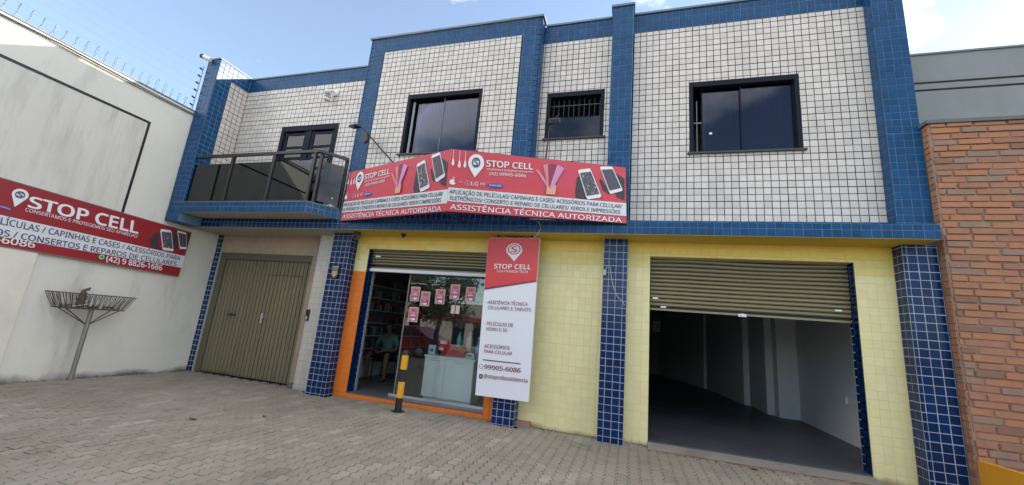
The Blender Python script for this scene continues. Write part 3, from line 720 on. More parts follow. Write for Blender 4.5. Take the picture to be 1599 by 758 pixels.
# threshold at the empty unit
g = G(); g.prism([(3.0, -1.9, -31.05), (3.0, -1.75, -30.93), (3.0, 0.0, -30.55), (3.0, 0.0, -31.05)], (25.0, 0, 0)); g.build('threshold', CONCRETE, B)
g = G()
for k in range(11):
    a = 3.0+k*2.28; g.box((a+0.03, -2.25, -31.1), (a+2.25, -1.92, -30.95+random.uniform(-.02, .03)), random.random())
g.build('threshold_edging', mat('red_edging', (0.22, 0.12, 0.08), 0.9, 0.2, 6), B)
# --- interior shells
def plate(name, pts, m_, vec, parent=B): return G().prism(pts, vec).build(name, m_, parent)
fl = G().box((-2, 0.0, -30.9), (40, 128, -30.4)); fl.build('garage_floor', mat('screed', (0.085, 0.09, 0.1), 0.45, 0.25, 1.1, rough_var=0.15, stain=((0.035, 0.035, 0.035), 0.52, 0.7, 0.8, (1, 0.4, 1))), B)
iw = [(34.0, 1.6), (34.0, 38.8), (30.4, 39.2), (30.2, 41.4), (28.9, 41.7), (28.6, 53.4), (27.4, 53.6), (24.1, 83.4), (23.3, 83.6), (13.0, 121), (-3, 121), (-3, 1.6)]
for a, b in zip(iw[:-1], iw[1:]):
    if a[1] == 121 and b[1] == 121: continue
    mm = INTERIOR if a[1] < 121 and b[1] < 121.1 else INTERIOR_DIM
    G().add([(a[0], a[1], -30.4), (b[0], b[1], -30.4), (b[0], b[1], -4), (a[0], a[1], -4)], [(0, 1, 2, 3)]).build('garage_wall', mm, B)
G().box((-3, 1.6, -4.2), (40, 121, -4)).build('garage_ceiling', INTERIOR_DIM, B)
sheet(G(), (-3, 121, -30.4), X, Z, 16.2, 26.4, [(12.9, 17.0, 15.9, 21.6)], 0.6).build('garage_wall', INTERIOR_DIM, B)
vt = G()
for k in range(6): vt.box((9.9, 121.05, -13.4+k*0.92-0.09), (12.9, 121.5, -13.4+k*0.92+0.09))
for k in range(5):
    for i in range(3):
        x = 10.4+i*1.3+(0.6 if k % 2 else 0)
        if x < 12.8: vt.box((x-0.08, 121.06, -13.4+k*0.92+0.09), (x+0.08, 121.48, -13.4+(k+1)*0.92-0.09))
vt.build('vent_blocks', mat('vent_concrete', (0.16, 0.17, 0.17), 0.85), B)
G().box((33.6, 19.0, -24.5), (33.95, 19.5, -23.4)).build('socket', WHITE_PLASTIC, B); G().box((33.6, 13.2, -24.3), (33.95, 13.7, -23.2)).build('socket', WHITE_PLASTIC, B)
# shop interior
SF = -30.1
G().box((-57, 0.0, -30.9), (-18.6, 46, SF)).build('shop_floor', FLOOR_T, B)
G().box((-57.3, 3.2, SF), (-56.8, 46, -4)).build('shop_wall', SHOP_WALL, B)
G().box((-19.0, 1.8, SF), (-18.5, 46, -4)).build('shop_wall', SHOP_WALL, B)
G().box((-57.3, 46, SF), (-18.5, 46.5, -4)).build('shop_wall', SHOP_WALL, B)
G().box((-57.3, 3.2, SF), (-47.6, 3.5, -4)).build('shop_wall', SHOP_WALL, B)
G().box((-57.3, 1.9, -4.3), (-18.5, 46, -4)).build('shop_ceiling', SHOP_WALL, B)
# shell that keeps the daylight out from behind
G().box((-50.4, 0.7, 33.0), (35.4, 121.0, 33.6)).build('roof', GREY_PAINT, B)
G().box((-83.8, -1.0, 28.3), (-50.5, 128, 28.9)).build('roof', GREY_PAINT, B)
G().box((-83.8, 2.0, -2.4), (35.4, 121.0, -1.7)).build('floor_slab', GREY_PAINT, B)
G().box((35.0, 0.4, -31), (35.5, 128, 36.4)).build('side_wall', GREY_PAINT, B)
G().box((-83.9, 128, -31), (35.5, 128.5, 36)).build('rear_wall', INTERIOR, B)
G().box((-83.9, 3.2, -31), (-83.4, 128, 30)).build('side_wall', GREY_PAINT, B)
# upper room back wall close behind the windows
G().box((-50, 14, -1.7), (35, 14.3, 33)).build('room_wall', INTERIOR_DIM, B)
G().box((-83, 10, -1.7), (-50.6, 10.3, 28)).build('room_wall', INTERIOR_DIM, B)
# shop window glass
gp = G().box((-37.1, 2.35, SF+0.45), (-20.6, 2.42, -9.4)).build('shop_window', G_SHOP, B)
G().box((-38.2, 2.25, SF), (-20.6, 2.5, SF+0.35)).build('bottom_rail', ALU, gp)
G().box((-37.3, 2.3, SF+0.35), (-37.1, 2.46, -9.4)).build('edge_strip', mat('grey_strip', (0.2, 0.2, 0.2), 0.4), gp)
G().box((-44.75, 2.2, SF), (-44.55, 2.5, -9.4)).build('edge_strip', ALU, gp)
# decorative white script stuck on the pane
g = G()
def squiggle(x0, x1, z, h):
    pts = []; n = int((x1-x0)/0.16)
    for i in range(n+1): pts.append((x0+(x1-x0)*i/n, 2.32, z+h*math.sin(i*1.9)*(0.6+0.4*math.sin(i*0.7))))
    g.tube(pts, 0.035, 5)
squiggle(-36.9, -35.6, -11.15, 0.16); squiggle(-35.2, -33.8, -11.15, 0.14); squiggle(-32.7, -31.3, -11.1, 0.14)
g.build('script_decal', PRINT_WHITE, gp)

# ================================================================== NEIGHBOURS
LW = thing('neighbour_building', 'tall white plastered side wall with a thick black outline and sunlit top edge', 'building', (-85, -30, -31))
G().box((-88, -74, -31.2), (-84, 3.1, 19.35)).build('wall', PLASTER, LW)
G().box((-84, -74, 13.1), (-83.9, -15.4, 13.5)).build('black_outline', BLACK_METAL, LW)
G().box((-84, -15.75, -6), (-83.9, -15.4, 13.1)).build('black_outline', BLACK_METAL, LW)
G().box((-84, -74, -12.4), (-83.95, -15.8, 13.05)).build('painted_panel', PANEL_PLASTER, LW)
G().box((-84, -74, -31.2), (-83.62, -24.1, -12.5)).build('buttress', mat('cream_plaster', (0.73, 0.70, 0.60), 0.85, 0.05, 0.7, bump=0.15, bscale=9, col2=(0.62, 0.60, 0.52), col2fac=(0.5, 0.75), base_dirt=((0.09, 0.085, 0.08), 0.22)), LW)
G().box((-88.2, -74, 19.35), (-83.85, 3.2, 19.55)).build('coping', CAP, LW)
g = G()
for k, (zz, xo) in enumerate(((19.0, -83.85), (18.65, -83.8))):
    pts = [(xo, y, zz-0.25*abs(math.sin((y+k*3)*0.11))) for y in np.linspace(-70, -8.6, 60)]
    g.tube(pts, 0.07, 6)
g.build('cable', BLACK_METAL, LW)
# razor coil on that wall
rz = G(); pts = []
for i in range(0, 1500):
    y = -60+i*(51.0/1500); a = i*0.165
    wv = 1.35*(0.9+0.12*math.sin(y*0.7))
    pts.append((-84.9+wv*math.cos(a)*0.75, y, 20.75+wv*math.sin(a)))
rz.tube(pts, 0.03, 5)
for i in range(0, 1500, 5):
    p0 = Vector(pts[i]); d = Vector((random.uniform(-1, 1), random.uniform(-1, 1), random.uniform(-1, 1))).normalized()*0.16
    rz.tube([p0-d, p0+d], [0.03, 0.006], 3)
solo(rz, 'razor_wire', GALV, 'coiled razor wire along the top of the white side wall', 'razor wire')
ef = thing('electric_fence', 'electric fence post with stacked insulators at the far end of the white wall top', 'electric fence', (-84.4, -9.3, 19.5))
G().tube([(-84.4, -9.3, 19.5), (-84.4, -9.3, 29.6)], 0.07, 6).build('post', GALV, ef)
for k in range(6):
    z = 20.6+k*1.6
    G().lathe((-84.4, -9.42, z), (0, -1, 0.2), [(0, 0.1), (0.1, 0.22), (0.3, 0.12), (0.42, 0.22), (0.6, 0.08)], 8).build('insulator', BLACK_METAL, ef)
    G().tube([(-84.4, -9.9, z), (-84.4, -30, z-0.2), (-84.4, -70, z)], 0.008, 4).build('wire', GALV, ef)
BW = thing('brick_building', 'red brick wall with dark coping standing beside the blue corner pillar', 'building', (42, -2, -31))
BX = 35.6
bk = G().box((BX, -2.95, -31.2), (75, 6, 12.0)).build('wall', MORTAR, BW)
tiles(bk, 'brick', BRICK, (BX, -2.95, -31.0), X, Z, 39, 43.0, pu=3.0, pv=0.80, ou=0.2, gap=0.15, thick=0.2, jit=0.035, run=True)
tiles(bk, 'brick', BRICK, (BX, -1.9, -31.0), NY, Z, 1.05, 43.0, pu=1.4, pv=0.80, ou=-0.3, gap=0.14, thick=0.1, jit=0.02)
G().box((BX-0.35, -3.35, 12.0), (75, 6, 12.45)).build('coping', mat('slate_coping', (0.11, 0.12, 0.12), 0.7, 0.2, 4), BW)
GB = thing('grey_building', 'plain grey rendered wall with two horizontal grooves rising behind the brick wall', 'building', (60, 10, -31))
sheet(G(), (36.2, 8, -31.2), X, Z, 60, 60.5, [(-1, 54.3, 61, 54.65), (-1, 55.55, 61, 55.9)], 1.0).build('wall', GREY_PAINT, GB)
G().box((36.2, 8.5, -31), (96.2, 60, 29)).build('body', GREY_PAINT, GB)
G().box((36.0, 7.8, 29.3), (96.4, 60, 29.6)).build('coping', CAP, GB)
cw = G(); cw.prism([(35.75, -3.2, -31.1), (36.5, -9.5, -31.1), (42.0, -9.5, -31.1), (41.0, -3.2, -31.1)], (0, 0, 3.9))
solo(G().prism([(35.55, -3.2, -31.1), (36.9, -12, -31.1), (37.6, -12, -31.1), (36.3, -3.2, -31.1)], (0, 0, 4.45)), 'low_wall', CURB_P, 'low ochre painted dividing wall at the foot of the brick wall', 'low wall')

# the far side of the street, seen only as reflections in the shop glass
g = G(); g.box((-320, -230, -32.4), (220, -154, -31.2)); g.build('far_pavement', CONCRETE)['kind'] = 'structure'
def street_house(x0, x1, h, col, band, label):
    t = thing('street_house', label, 'building', ((x0+x1)/2, -185, -31.2), 'houses across the street')
    hs0 = [(4+i*14, 1.0, 13+i*14, 15.5) for i in range(int((x1-x0-6)/14))]
    sheet(G(), (x1, -178, -31.2), NX, Z, x1-x0, h, hs0, 1.5).build('wall', mat('street_'+str(int(x0)), col, 0.8, 0.08, 0.6), t)
    G().box((x0, -210, -31.2), (x1, -180, -31.2+h)).build('body', MATS['street_'+str(int(x0))], t)
    G().box((x0, -176.5, -15.2), (x1, -178, -12.6)).build('fascia', band, t)
    for a, b_, c_, d_ in hs0: G().box((x1-a, -179.3, -31.2+b_), (x1-c_, -179.1, -31.2+d_)).build('pane', G_WIN, t)
street_house(-330, -128, 34, (0.5, 0.42, 0.33), mat('red_fascia', (0.4, 0.03, 0.03), 0.5), 'beige shop row with red fascia across the street')
street_house(-127, -40, 27, (0.42, 0.38, 0.32), MATS['red_fascia'], 'lower cream shop with red fascia across the street')
street_house(-39, 210, 30, (0.35, 0.36, 0.36), GREY_PAINT, 'long grey shop row across the street')
t = thing('street_tree', 'leafy tree on the pavement edge behind the viewer', 'tree', (-72, -82, -31))
G().tube([(-72, -82, -31.1), (-72.3, -82, -22), (-71.5, -82.5, -14), (-72, -82, -6)], [1.3, 1.0, 0.8, 0.5], 10).build('trunk', mat('bark', (0.06, 0.05, 0.04), 0.9, 0.3, 6), t, True)
g = G()
for k in range(4600):
    cl = k % 13; cen = Vector((-72+9*math.sin(cl*2.1), -82+7*math.cos(cl*2.7), -7+7*math.sin(cl*1.3)))
    d = Vector((random.gauss(0, 1), random.gauss(0, 1), random.gauss(0, .8)))*2.6
    c = cen+d; a = Vector((random.uniform(-1, 1), random.uniform(-1, 1), random.uniform(-.6, .6))).normalized(); b_ = a.cross(Vector((random.random(), random.random(), 1))).normalized()
    g.add([c-a*0.85, c+b_*0.38, c+a*0.85, c-b_*0.38], [(0, 1, 2, 3)], random.random())
for k in range(7): g.tube([(-72, -82, -13+k*0.6), (-72+7*math.sin(k*2.1), -82+6*math.cos(k*2.7), -6+4*math.sin(k*1.3))], [0.35, 0.08], 6)
g.build('crown', LEAF, t)
t2 = thing('street_tree', 'second leafy tree by the car behind the viewer', 'tree', (-97, -86, -31))
for ch_ in [c for c in COL.objects if c.parent == t]:
    c2 = ch_.copy(); COL.objects.link(c2); c2.parent = t2
t2.rotation_euler = (0, 0, 2.0); t2.scale = (1.25, 1.25, 1.1)
t = thing('parked_car', 'red hatchback parked by the kerb behind the viewer', 'car', (-92, -93, -32.3))
CARX, CARY = -92, -93
prof = [(-18, 2.2), (-18.3, 5.0), (-17.5, 7.0), (-9, 8.2), (-4.5, 12.4), (8, 12.6), (14.5, 8.6), (17.6, 7.8), (18.2, 4.5), (17.6, 2.2)]
G().prism([(CARX+a, CARY-7.2, -32.3+b_) for a, b_ in prof], (0, 14.4, 0)).build('body', mat('red_car_paint', (0.45, 0.02, 0.02), 0.2), t)
for yy in (CARY+7.2, CARY-7.25):
    G().prism([(CARX+a, yy, -32.3+b_) for a, b_ in ((-7.6, 8.4), (-4.0, 11.8), (1.6, 12.0), (1.6, 8.6))], (0, 0.05, 0)).build('side_window', BLACK_METAL, t)
    G().prism([(CARX+a, yy, -32.3+b_) for a, b_ in ((2.2, 8.6), (2.2, 12.0), (7.6, 12.0), (12.6, 8.8))], (0, 0.05, 0)).build('side_window', BLACK_METAL, t)
    for a in (-11.5, 11.5):
        w_ = G().tube([(CARX+a, yy-0.6, -29.6), (CARX+a, yy+0.6, -29.6)], 2.7, 20).build('wheel', DARK, t)
        G().tube([(CARX+a, yy-0.65, -29.6), (CARX+a, yy+0.65, -29.6)], 1.6, 14).build('rim', ALU, w_)

# ================================================================== SIGNS
FONT = None
try: FONT = bpy.data.fonts.load(bpy.utils.system_resource('DATAFILES', path='fonts')+'/NotoSansHebrew-Regular.woff2')
except Exception: FONT = None
def obj_mesh_text(txt, bold=0.0, italic=0.0):
    cu = bpy.data.curves.new('t', 'FONT'); cu.body = txt; cu.size = 1.0; cu.resolution_u = 3; cu.offset = bold; cu.shear = italic
    if FONT: cu.font = FONT
    ob = bpy.data.objects.new('t', cu); COL.objects.link(ob)
    dg = bpy.context.evaluated_depsgraph_get(); me = bpy.data.meshes.new_from_object(ob.evaluated_get(dg))
    v = [tuple(q.co) for q in me.vertices]; f = [tuple(q.vertices) for q in me.polygons]
    bpy.data.objects.remove(ob); bpy.data.curves.remove(cu); bpy.data.meshes.remove(me)
    return v, f
_h = obj_mesh_text('H'); CAPH = max(q[1] for q in _h[0])
class Sign:
    """a flat board given by its four corners; prints are laid on it in thin layers"""
    def __init__(s, root, TL, TR, BR, BL, normal):
        s.root = root; s.c = [Vector(q) for q in (TL, TR, BR, BL)]; s.n = Vector(normal).normalized()
    def at(s, u, v, layer=0):
        TL, TR, BR, BL = s.c
        return (TL*(1-u)+TR*u)*v+(BL*(1-u)+BR*u)*(1-v)+s.n*(0.045*layer)
    def poly(s, pts, m_, layer, name='print', sub=1):
        g = G()
        if len(pts) == 4 and sub > 1:
            for i in range(sub):
                a, b = i/sub, (i+1)/sub
                q = [tuple(pts[0][k]*(1-a)+pts[1][k]*a for k in (0, 1)), tuple(pts[0][k]*(1-b)+pts[1][k]*b for k in (0, 1)),
                     tuple(pts[3][k]*(1-b)+pts[2][k]*b for k in (0, 1)), tuple(pts[3][k]*(1-a)+pts[2][k]*a for k in (0, 1))]
                g.poly([s.at(*x, layer) for x in q])
        else: g.poly([s.at(*x, layer) for x in pts])
        return g.build(name, m_, s.root)
    def text(s, txt, TL, TR, BL, BR, m_, layer=2, bold=0.02, name='lettering', italic=0.0):
        """one line of lettering; heavy faces are built from slightly shifted strikes, each a hair above the last"""
        v, f = obj_mesh_text(txt, 0.0, italic)
        x0 = min(q[0] for q in v); x1 = max(q[0] for q in v)
        g = G(); hx = bold*0.5
        strikes = [(0, 0)]
        if bold > 0.003: strikes += [(1, 0.3), (-1, -0.3), (0.3, 1), (-0.3, -1)]
        if bold >= 0.03: strikes += [(0.8, 0.8), (-0.8, -0.8), (0.8, -0.8), (-0.8, 0.8)]
        for k, (dx, dy) in enumerate(strikes):
            for fi, fc in enumerate(f):
                vs = []
                for i in fc:
                    q = v[i]; a = (q[0]+dx*hx-x0)/(x1-x0); b = (q[1]+dy*hx*0.8)/CAPH
                    tu = TL[0]*(1-a)+TR[0]*a, TL[1]*(1-a)+TR[1]*a; bu = BL[0]*(1-a)+BR[0]*a, BL[1]*(1-a)+BR[1]*a
                    vs.append(s.at(bu[0]*(1-b)+tu[0]*b, bu[1]*(1-b)+tu[1]*b, layer+0.07*k+0.009*(fi % 7)))
                g.add(vs, [tuple(range(len(vs)))])
        return g.build(name, m_, s.root)
    def disc(s, c, rx, ry, m_, layer, name='print', n=28, inner=None):
        g = G(); o = [(c[0]+rx*math.cos(2*math.pi*i/n), c[1]+ry*math.sin(2*math.pi*i/n)) for i in range(n)]
        if inner:
            q = [(c[0]+rx*inner*math.cos(2*math.pi*i/n), c[1]+ry*inner*math.sin(2*math.pi*i/n)) for i in range(n)]
            for i in range(n): j = (i+1) % n; g.poly([s.at(*o[i], layer), s.at(*o[j], layer), s.at(*q[j], layer), s.at(*q[i], layer)])
        else: g.poly([s.at(*x, layer) for x in o])
        return g.build(name, m_, s.root)
    def pin(s, c, rx, ry, tip, m_, layer):
        pts = [(c[0]+rx*math.cos(t), c[1]+ry*math.sin(t)) for t in np.linspace(math.radians(-28), math.radians(208), 26)]
        pts.append(tip)
        s.poly(pts, m_, layer, 'pin_logo')
    def phone(s, q, scr, layer=2):
        a, b, c, d = [np.array(x) for x in q]; cen = (a+b+c+d)/4
        def rr(k):                         # rounded corners
            out = []
            for i, pnt in enumerate((a, b, c, d)):
                pr = (a, b, c, d)[i-1]; nx = (a, b, c, d)[(i+1) % 4]
                out += [tuple(pnt*(1-k)+pr*k), tuple(pnt*(1-k*2)+nx*k*2)]
            return out
        s.poly(rr(0.05), PRINT_WHITE, layer, 'phone_print')
        def ins(u, v): return tuple((a*(1-u)+b*u)*(1-v)+(d*(1-u)+c*u)*v)
        s.poly([ins(0.07, 0.11), ins(0.93, 0.11), ins(0.93, 0.88), ins(0.07, 0.88)], scr, layer+1, 'screen_print')
def board(root, s, thick, m_, name='panel'):
    g = G(); f = s.c; bk_ = [q-s.n*thick for q in f]
    return g.prism(bk_, s.n*thick).build(name, m_, root)

def banner_face(root, TL, TR, BR, BL, n, f, clip):
    s = Sign(root, TL, TR, BR, BL, n)
    g = G(); NS, NT = 24, 6; V_ = []
    for i in range(NS+1):
        for j in range(NT+1):
            u, v = i/NS, j/NT
            V_.append(s.at(u, v, 0)+s.n*(0.012*math.sin(u*23+v*5)*math.sin(math.pi*v)-0.02))
    F_ = [(i*(NT+1)+j, (i+1)*(NT+1)+j, (i+1)*(NT+1)+j+1, i*(NT+1)+j+1) for i in range(NS) for j in range(NT)]
    g.add(V_, F_); g.build('fabric', BANNER_RED, root, smooth=True)
    A = lambda q: (max(clip[0], min(clip[1], f(q[0]))), q[1])
    R_ = lambda q: (f(q[0]), q[1])
    def T(txt, a, b, c, d, m_, **k): return s.text(txt, R_(a), R_(b), R_(c), R_(d), m_, **k)
    s.poly([A((-0.05, 0.385)), A((1.05, 0.352)), A((1.05, 0.125)), A((-0.05, 0.163))], PRINT_BAND, 1, 'white_band', sub=24)
    T('APLICAÇÃO DE PELÍCULAS/ CAPINHAS E CASES/ ACESSÓRIOS PARA CELULAR/', (0.008, 0.352), (0.978, 0.322), (0.008, 0.286), (0.978, 0.256), PRINT_BLACK, bold=0.012)
    T('ELETRÔNICOS/ CONSERTO E REPARO DE CELULARES/ XEROX E IMPRESSÕES', (0.014, 0.252), (0.966, 0.22), (0.014, 0.188), (0.966, 0.156), PRINT_BLACK, bold=0.012)
    T('ASSISTÊNCIA TÉCNICA AUTORIZADA', (0.02, 0.118), (0.975, 0.088), (0.02, 0.036), (0.975, 0.008), PRINT_WHITE, bold=0.022)
    T('STOP CELL', (0.201, 0.875), (0.466, 0.893), (0.203, 0.774), (0.467, 0.797), PRINT_WHITE, bold=0.04)
    T('consertamos e protegemos seu aparelho', (0.205, 0.752), (0.471, 0.774), (0.206, 0.717), (0.472, 0.738), PRINT_WHITE, bold=0.004)
    T('(42) 99905-6086', (0.223, 0.688), (0.43, 0.708), (0.224, 0.64), (0.431, 0.655), PRINT_WHITE, bold=0.012)
    k = abs(f(1)-f(0))
    s.pin(R_((0.144, 0.812)), 0.045*k, 0.145, R_((0.143, 0.576)), PRINT_WHITE, 2)
    s.disc(R_((0.143, 0.82)), 0.024*k, 0.082, PRINT_NAVY, 3, 'ring', inner=0.74)
    T('S', (0.1325, 0.868), (0.1545, 0.868), (0.1325, 0.77), (0.1545, 0.77), PRINT_NAVY, layer=3, bold=0.03)
    for ex, ey in ((0.012, 0.76), (0.049, 0.735), (0.081, 0.745)):
        s.poly([A((ex-0.0035, 0.985)), A((ex-0.001, 0.985)), A((ex+0.001, ey+0.03)), A((ex-0.0015, ey+0.03))], PRINT_WHITE, 2, 'earphone_cord')
        s.poly([A((ex-0.003, ey+0.09)), A((ex+0.003, ey+0.09)), A((ex+0.009, ey+0.01)), A((ex+0.003, ey-0.03)), A((ex-0.008, ey))], PRINT_WHITE, 2, 'earphone_print')
    # small maker marks in a row
    c = R_((0.0205, 0.475)); ap = []
    for t in np.linspace(0, 2*math.pi, 28, endpoint=False):
        r0 = 1-0.13*abs(math.cos(t/1.0-math.pi/2))**6
        x, y = math.cos(t)*r0, math.sin(t)*r0
        if x > 0.62 and -0.1 < y < 0.55: x = 0.62-0.25*math.cos((y-0.22)*2.4)*0.9
        if abs(x) < 0.16 and y > 0.5: y -= 0.14
        ap.append(A((c[0]/1+0.0 if False else 0, 0)) if False else (c[0]+x*0.018*k, c[1]+y*0.05))
    s.poly([(max(clip[0], q[0]), q[1]) for q in ap], PRINT_WHITE, 2, 'fruit_logo')
    s.poly([(max(clip[0], c[0]+a*k), c[1]+b) for a, b in ((0.0, 0.05), (0.001, 0.075), (0.009, 0.085), (0.007, 0.06))], PRINT_WHITE, 2, 'fruit_logo_leaf')
    T('AA', (0.055, 0.5), (0.077, 0.5), (0.055, 0.472), (0.077, 0.472), PRINT_GREY, bold=0.01)
    s.disc(R_((0.107, 0.477)), 0.0165*k, 0.042, PRINT_GREY, 2, 'ring_logo', inner=0.86)
    s.poly([R_((0.105, 0.5)), R_((0.108, 0.5)), R_((0.108, 0.462)), R_((0.114, 0.462)), R_((0.114, 0.455)), R_((0.105, 0.455))], PRINT_GREY, 2, 'ring_logo_mark')
    T('LG', (0.127, 0.507), (0.165, 0.507), (0.127, 0.447), (0.165, 0.447), PRINT_WHITE, bold=-0.01)
    T('mi', (0.179, 0.512), (0.203, 0.512), (0.179, 0.462), (0.203, 0.462), PRINT_WHITE, bold=0.0)
    s.disc(R_((0.263, 0.471)), 0.046*k, 0.037, PRINT_BLUE, 2, 'oval_logo')
    T('SAMSUNG', (0.229, 0.484), (0.297, 0.488), (0.229, 0.457), (0.297, 0.461), PRINT_WHITE, layer=3, bold=0.02)
    # fan of screen films held in a hand
    fb = (0.572, 0.50)
    for (x0, y0), (x1, y1), m_, ly in (((0.485, 0.79), (0.495, 0.81), PRINT_PINK, 2), ((0.524, 0.885), (0.56, 0.93), PRINT_PINK, 2), ((0.552, 0.915), (0.602, 0.93), PRINT_PLUM, 3), ((0.604, 0.92), (0.646, 0.868), PRINT_LILAC, 4)):
        s.poly([R_((x0, y0)), R_((x1, y1)), R_((fb[0]+0.012, fb[1])), R_((fb[0]-0.006, fb[1]-0.02))], m_, ly, 'film_print')
    s.poly([R_(q) for q in ((0.552, 0.40), (0.552, 0.50), (0.558, 0.548), (0.566, 0.535), (0.57, 0.49), (0.577, 0.49), (0.588, 0.555), (0.603, 0.57), (0.606, 0.50), (0.6, 0.40))], PRINT_SKIN, 5, 'hand_print')
    # gloved hands and two phones
    s.poly([R_(q) for q in ((0.722, 0.73), (0.74, 0.78), (0.80, 0.40), (0.775, 0.365), (0.722, 0.375), (0.714, 0.46), (0.718, 0.6))], PRINT_HAND, 1, 'glove_print')
    s.poly([R_(q) for q in ((0.83, 0.63), (0.838, 0.5), (0.86, 0.42), (0.876, 0.37), (0.834, 0.55))], PRINT_HAND, 1, 'glove_print')
    s.poly([A(q) for q in ((0.848, 0.73), (0.857, 0.75), (0.92, 0.49), (0.9, 0.5), (0.87, 0.55))], PRINT_HAND, 1, 'glove_print')
    s.poly([A(q) for q in ((0.93, 0.90), (0.97, 0.83), (0.992, 0.79), (0.992, 0.40), (0.95, 0.45), (0.94, 0.52), (0.985, 0.57))], PRINT_HAND, 1, 'glove_print')
    s.phone([R_(q) for q in ((0.723, 0.866), (0.795, 0.918), (0.864, 0.425), (0.782, 0.362))], PRINT_SCREEN)
    s.phone([R_(q) for q in ((0.848, 0.965), (0.922, 0.99), (0.983, 0.573), (0.909, 0.489))], PRINT_SCREEN2)
    return s
BN = thing('banner_sign', 'red two sided fabric banner folding outward above the shop door', 'banner', (-24.5, -9, -1.9))
TLb, BLb, TRb, BRb = Vector((-47.64, -5.2, 6.95)), Vector((-47.65, -5.2, -1.89)), Vector((-0.7, -5.2, 6.42)), Vector((-0.4, -5.2, -1.85))
VT, VB = Vector((-24.32, -13.0, 6.63)), Vector((-25.01, -11.0, -1.94))
nl = (VT-TLb).cross(TLb-BLb).normalized(); nl = nl if nl.y < 0 else -nl
nr = (TRb-VT).cross(VT-VB).normalized(); nr = nr if nr.y < 0 else -nr
banner_face(BN, TLb, VT, VB, BLb, nl, lambda u: u*0.985+0.0, (0.0, 1.0))
banner_face(BN, VT, TRb, BRb, VB, nr, lambda u: u, (0.0, 1.0))
g = G()
for a, b in ((TLb, VT), (VT, TRb), (BLb, VB), (VB, BRb), (TLb, BLb), (VT, VB), (TRb, BRb)):
    off = Vector((0, 0.22, 0)); g.tube([a+off, b+off], 0.12, 6)
for a in (VT, VB): g.tube([a+Vector((0, 0.25, 0)), Vector((a.x, -2.3, a.z))], 0.1, 6)
for a in (TLb, BLb): g.tube([a+Vector((0.1, 0.25, 0)), Vector((a.x+0.1, -2.3, a.z))], 0.1, 6)
for a in (TRb, BRb): g.tube([a+Vector((-0.1, 0.25, 0)), Vector((a.x-0.1, -0.3 if a.z > 0 else -4.8, a.z))], 0.1, 6)
g.tube([VB+Vector((2.0, 1.0, 0)), VB+Vector((2.0, 3.0, -0.9))], 0.09, 5)
g.build('frame', BLACK_METAL, BN)
# wall sign on the white side wall
WS = thing('wall_sign', 'long dark red sign with white lettering fixed to the white side wall', 'sign', (-83.8, -17, -13))
SX = -83.55
def wl(y, z, layer=0): return (SX+0.045*layer, y, z)
Y0, Y1 = -46.0, -3.95
def zt(y): return -4.4+0.045*(y+3.9)*-0.0+(-3.2+4.4)*(-3.9-y)/26.0*1.0 if y > -200 else 0
def ztop(y): return -4.4+1.05*(-3.9-y)/24.6
def zbot(y): return -13.05+0.75*(-4.0-y)/24.0
class WSign(Sign):
    def __init__(s, root): s.root = root; s.n = Vector((1, 0, 0))
    def at(s, y, z, layer=0): return Vector((SX+0.045*layer, y, z))
ws = WSign(WS)
G().prism([(SX-0.3, Y0, ztop(Y0)), (SX-0.3, Y1, ztop(Y1)), (SX-0.3, Y1-0.3, zbot(Y1)), (SX-0.3, Y0, zbot(Y0))], (0.3, 0, 0)).build('panel', RED_VINYL, WS)
g = G(); fr_ = 0.14
g.prism([(SX-0.34, Y0, ztop(Y0)), (SX-0.34, Y1, ztop(Y1)), (SX-0.34, Y1, ztop(Y1)+fr_), (SX-0.34, Y0, ztop(Y0)+fr_)], (0.4, 0, 0))
g.prism([(SX-0.34, Y0, zbot(Y0)-fr_), (SX-0.34, Y1-0.3, zbot(Y1)-fr_), (SX-0.34, Y1-0.3, zbot(Y1)), (SX-0.34, Y0, zbot(Y0))], (0.4, 0, 0))
g.build('frame', mat('sign_trim', (0.22, 0.16, 0.14), 0.5), WS)
def wband(y): return (-8.2-0.9*(y+29)/25.1, -11.1-0.32*(y+28.3)/24.3)
ws.poly([(Y0, wband(Y0)[0]), (-3.99, wband(-4)[0]), (-4.12, wband(-4)[1]), (Y0, wband(Y0)[1])], PRINT_BAND, 1, 'white_band')
ws.pin((-27.9, -4.86), 0.83, 0.83, (-28.02, -6.75), PRINT_WHITE, 1)
ws.disc((-27.93, -4.88), 0.50, 0.5, PRINT_NAVY, 2, 'ring', inner=0.75)
ws.text('S', (-28.2, -4.58), (-27.66, -4.58), (-28.2, -5.17), (-27.66, -5.17), PRINT_NAVY, 2, 0.03)
ws.text('STOP CELL', (-26.86, -4.74), (-13.03, -4.75), (-26.75, -6.3), (-12.8, -6.75), PRINT_WHITE, 1, 0.05)
ws.text('CONSERTAMOS E PROTEGEMOS SEU APARELHO', (-26.95, -6.5), (-12.75, -6.98), (-26.9, -7.0), (-12.72, -7.52), PRINT_WHITE, 1, 0.004)
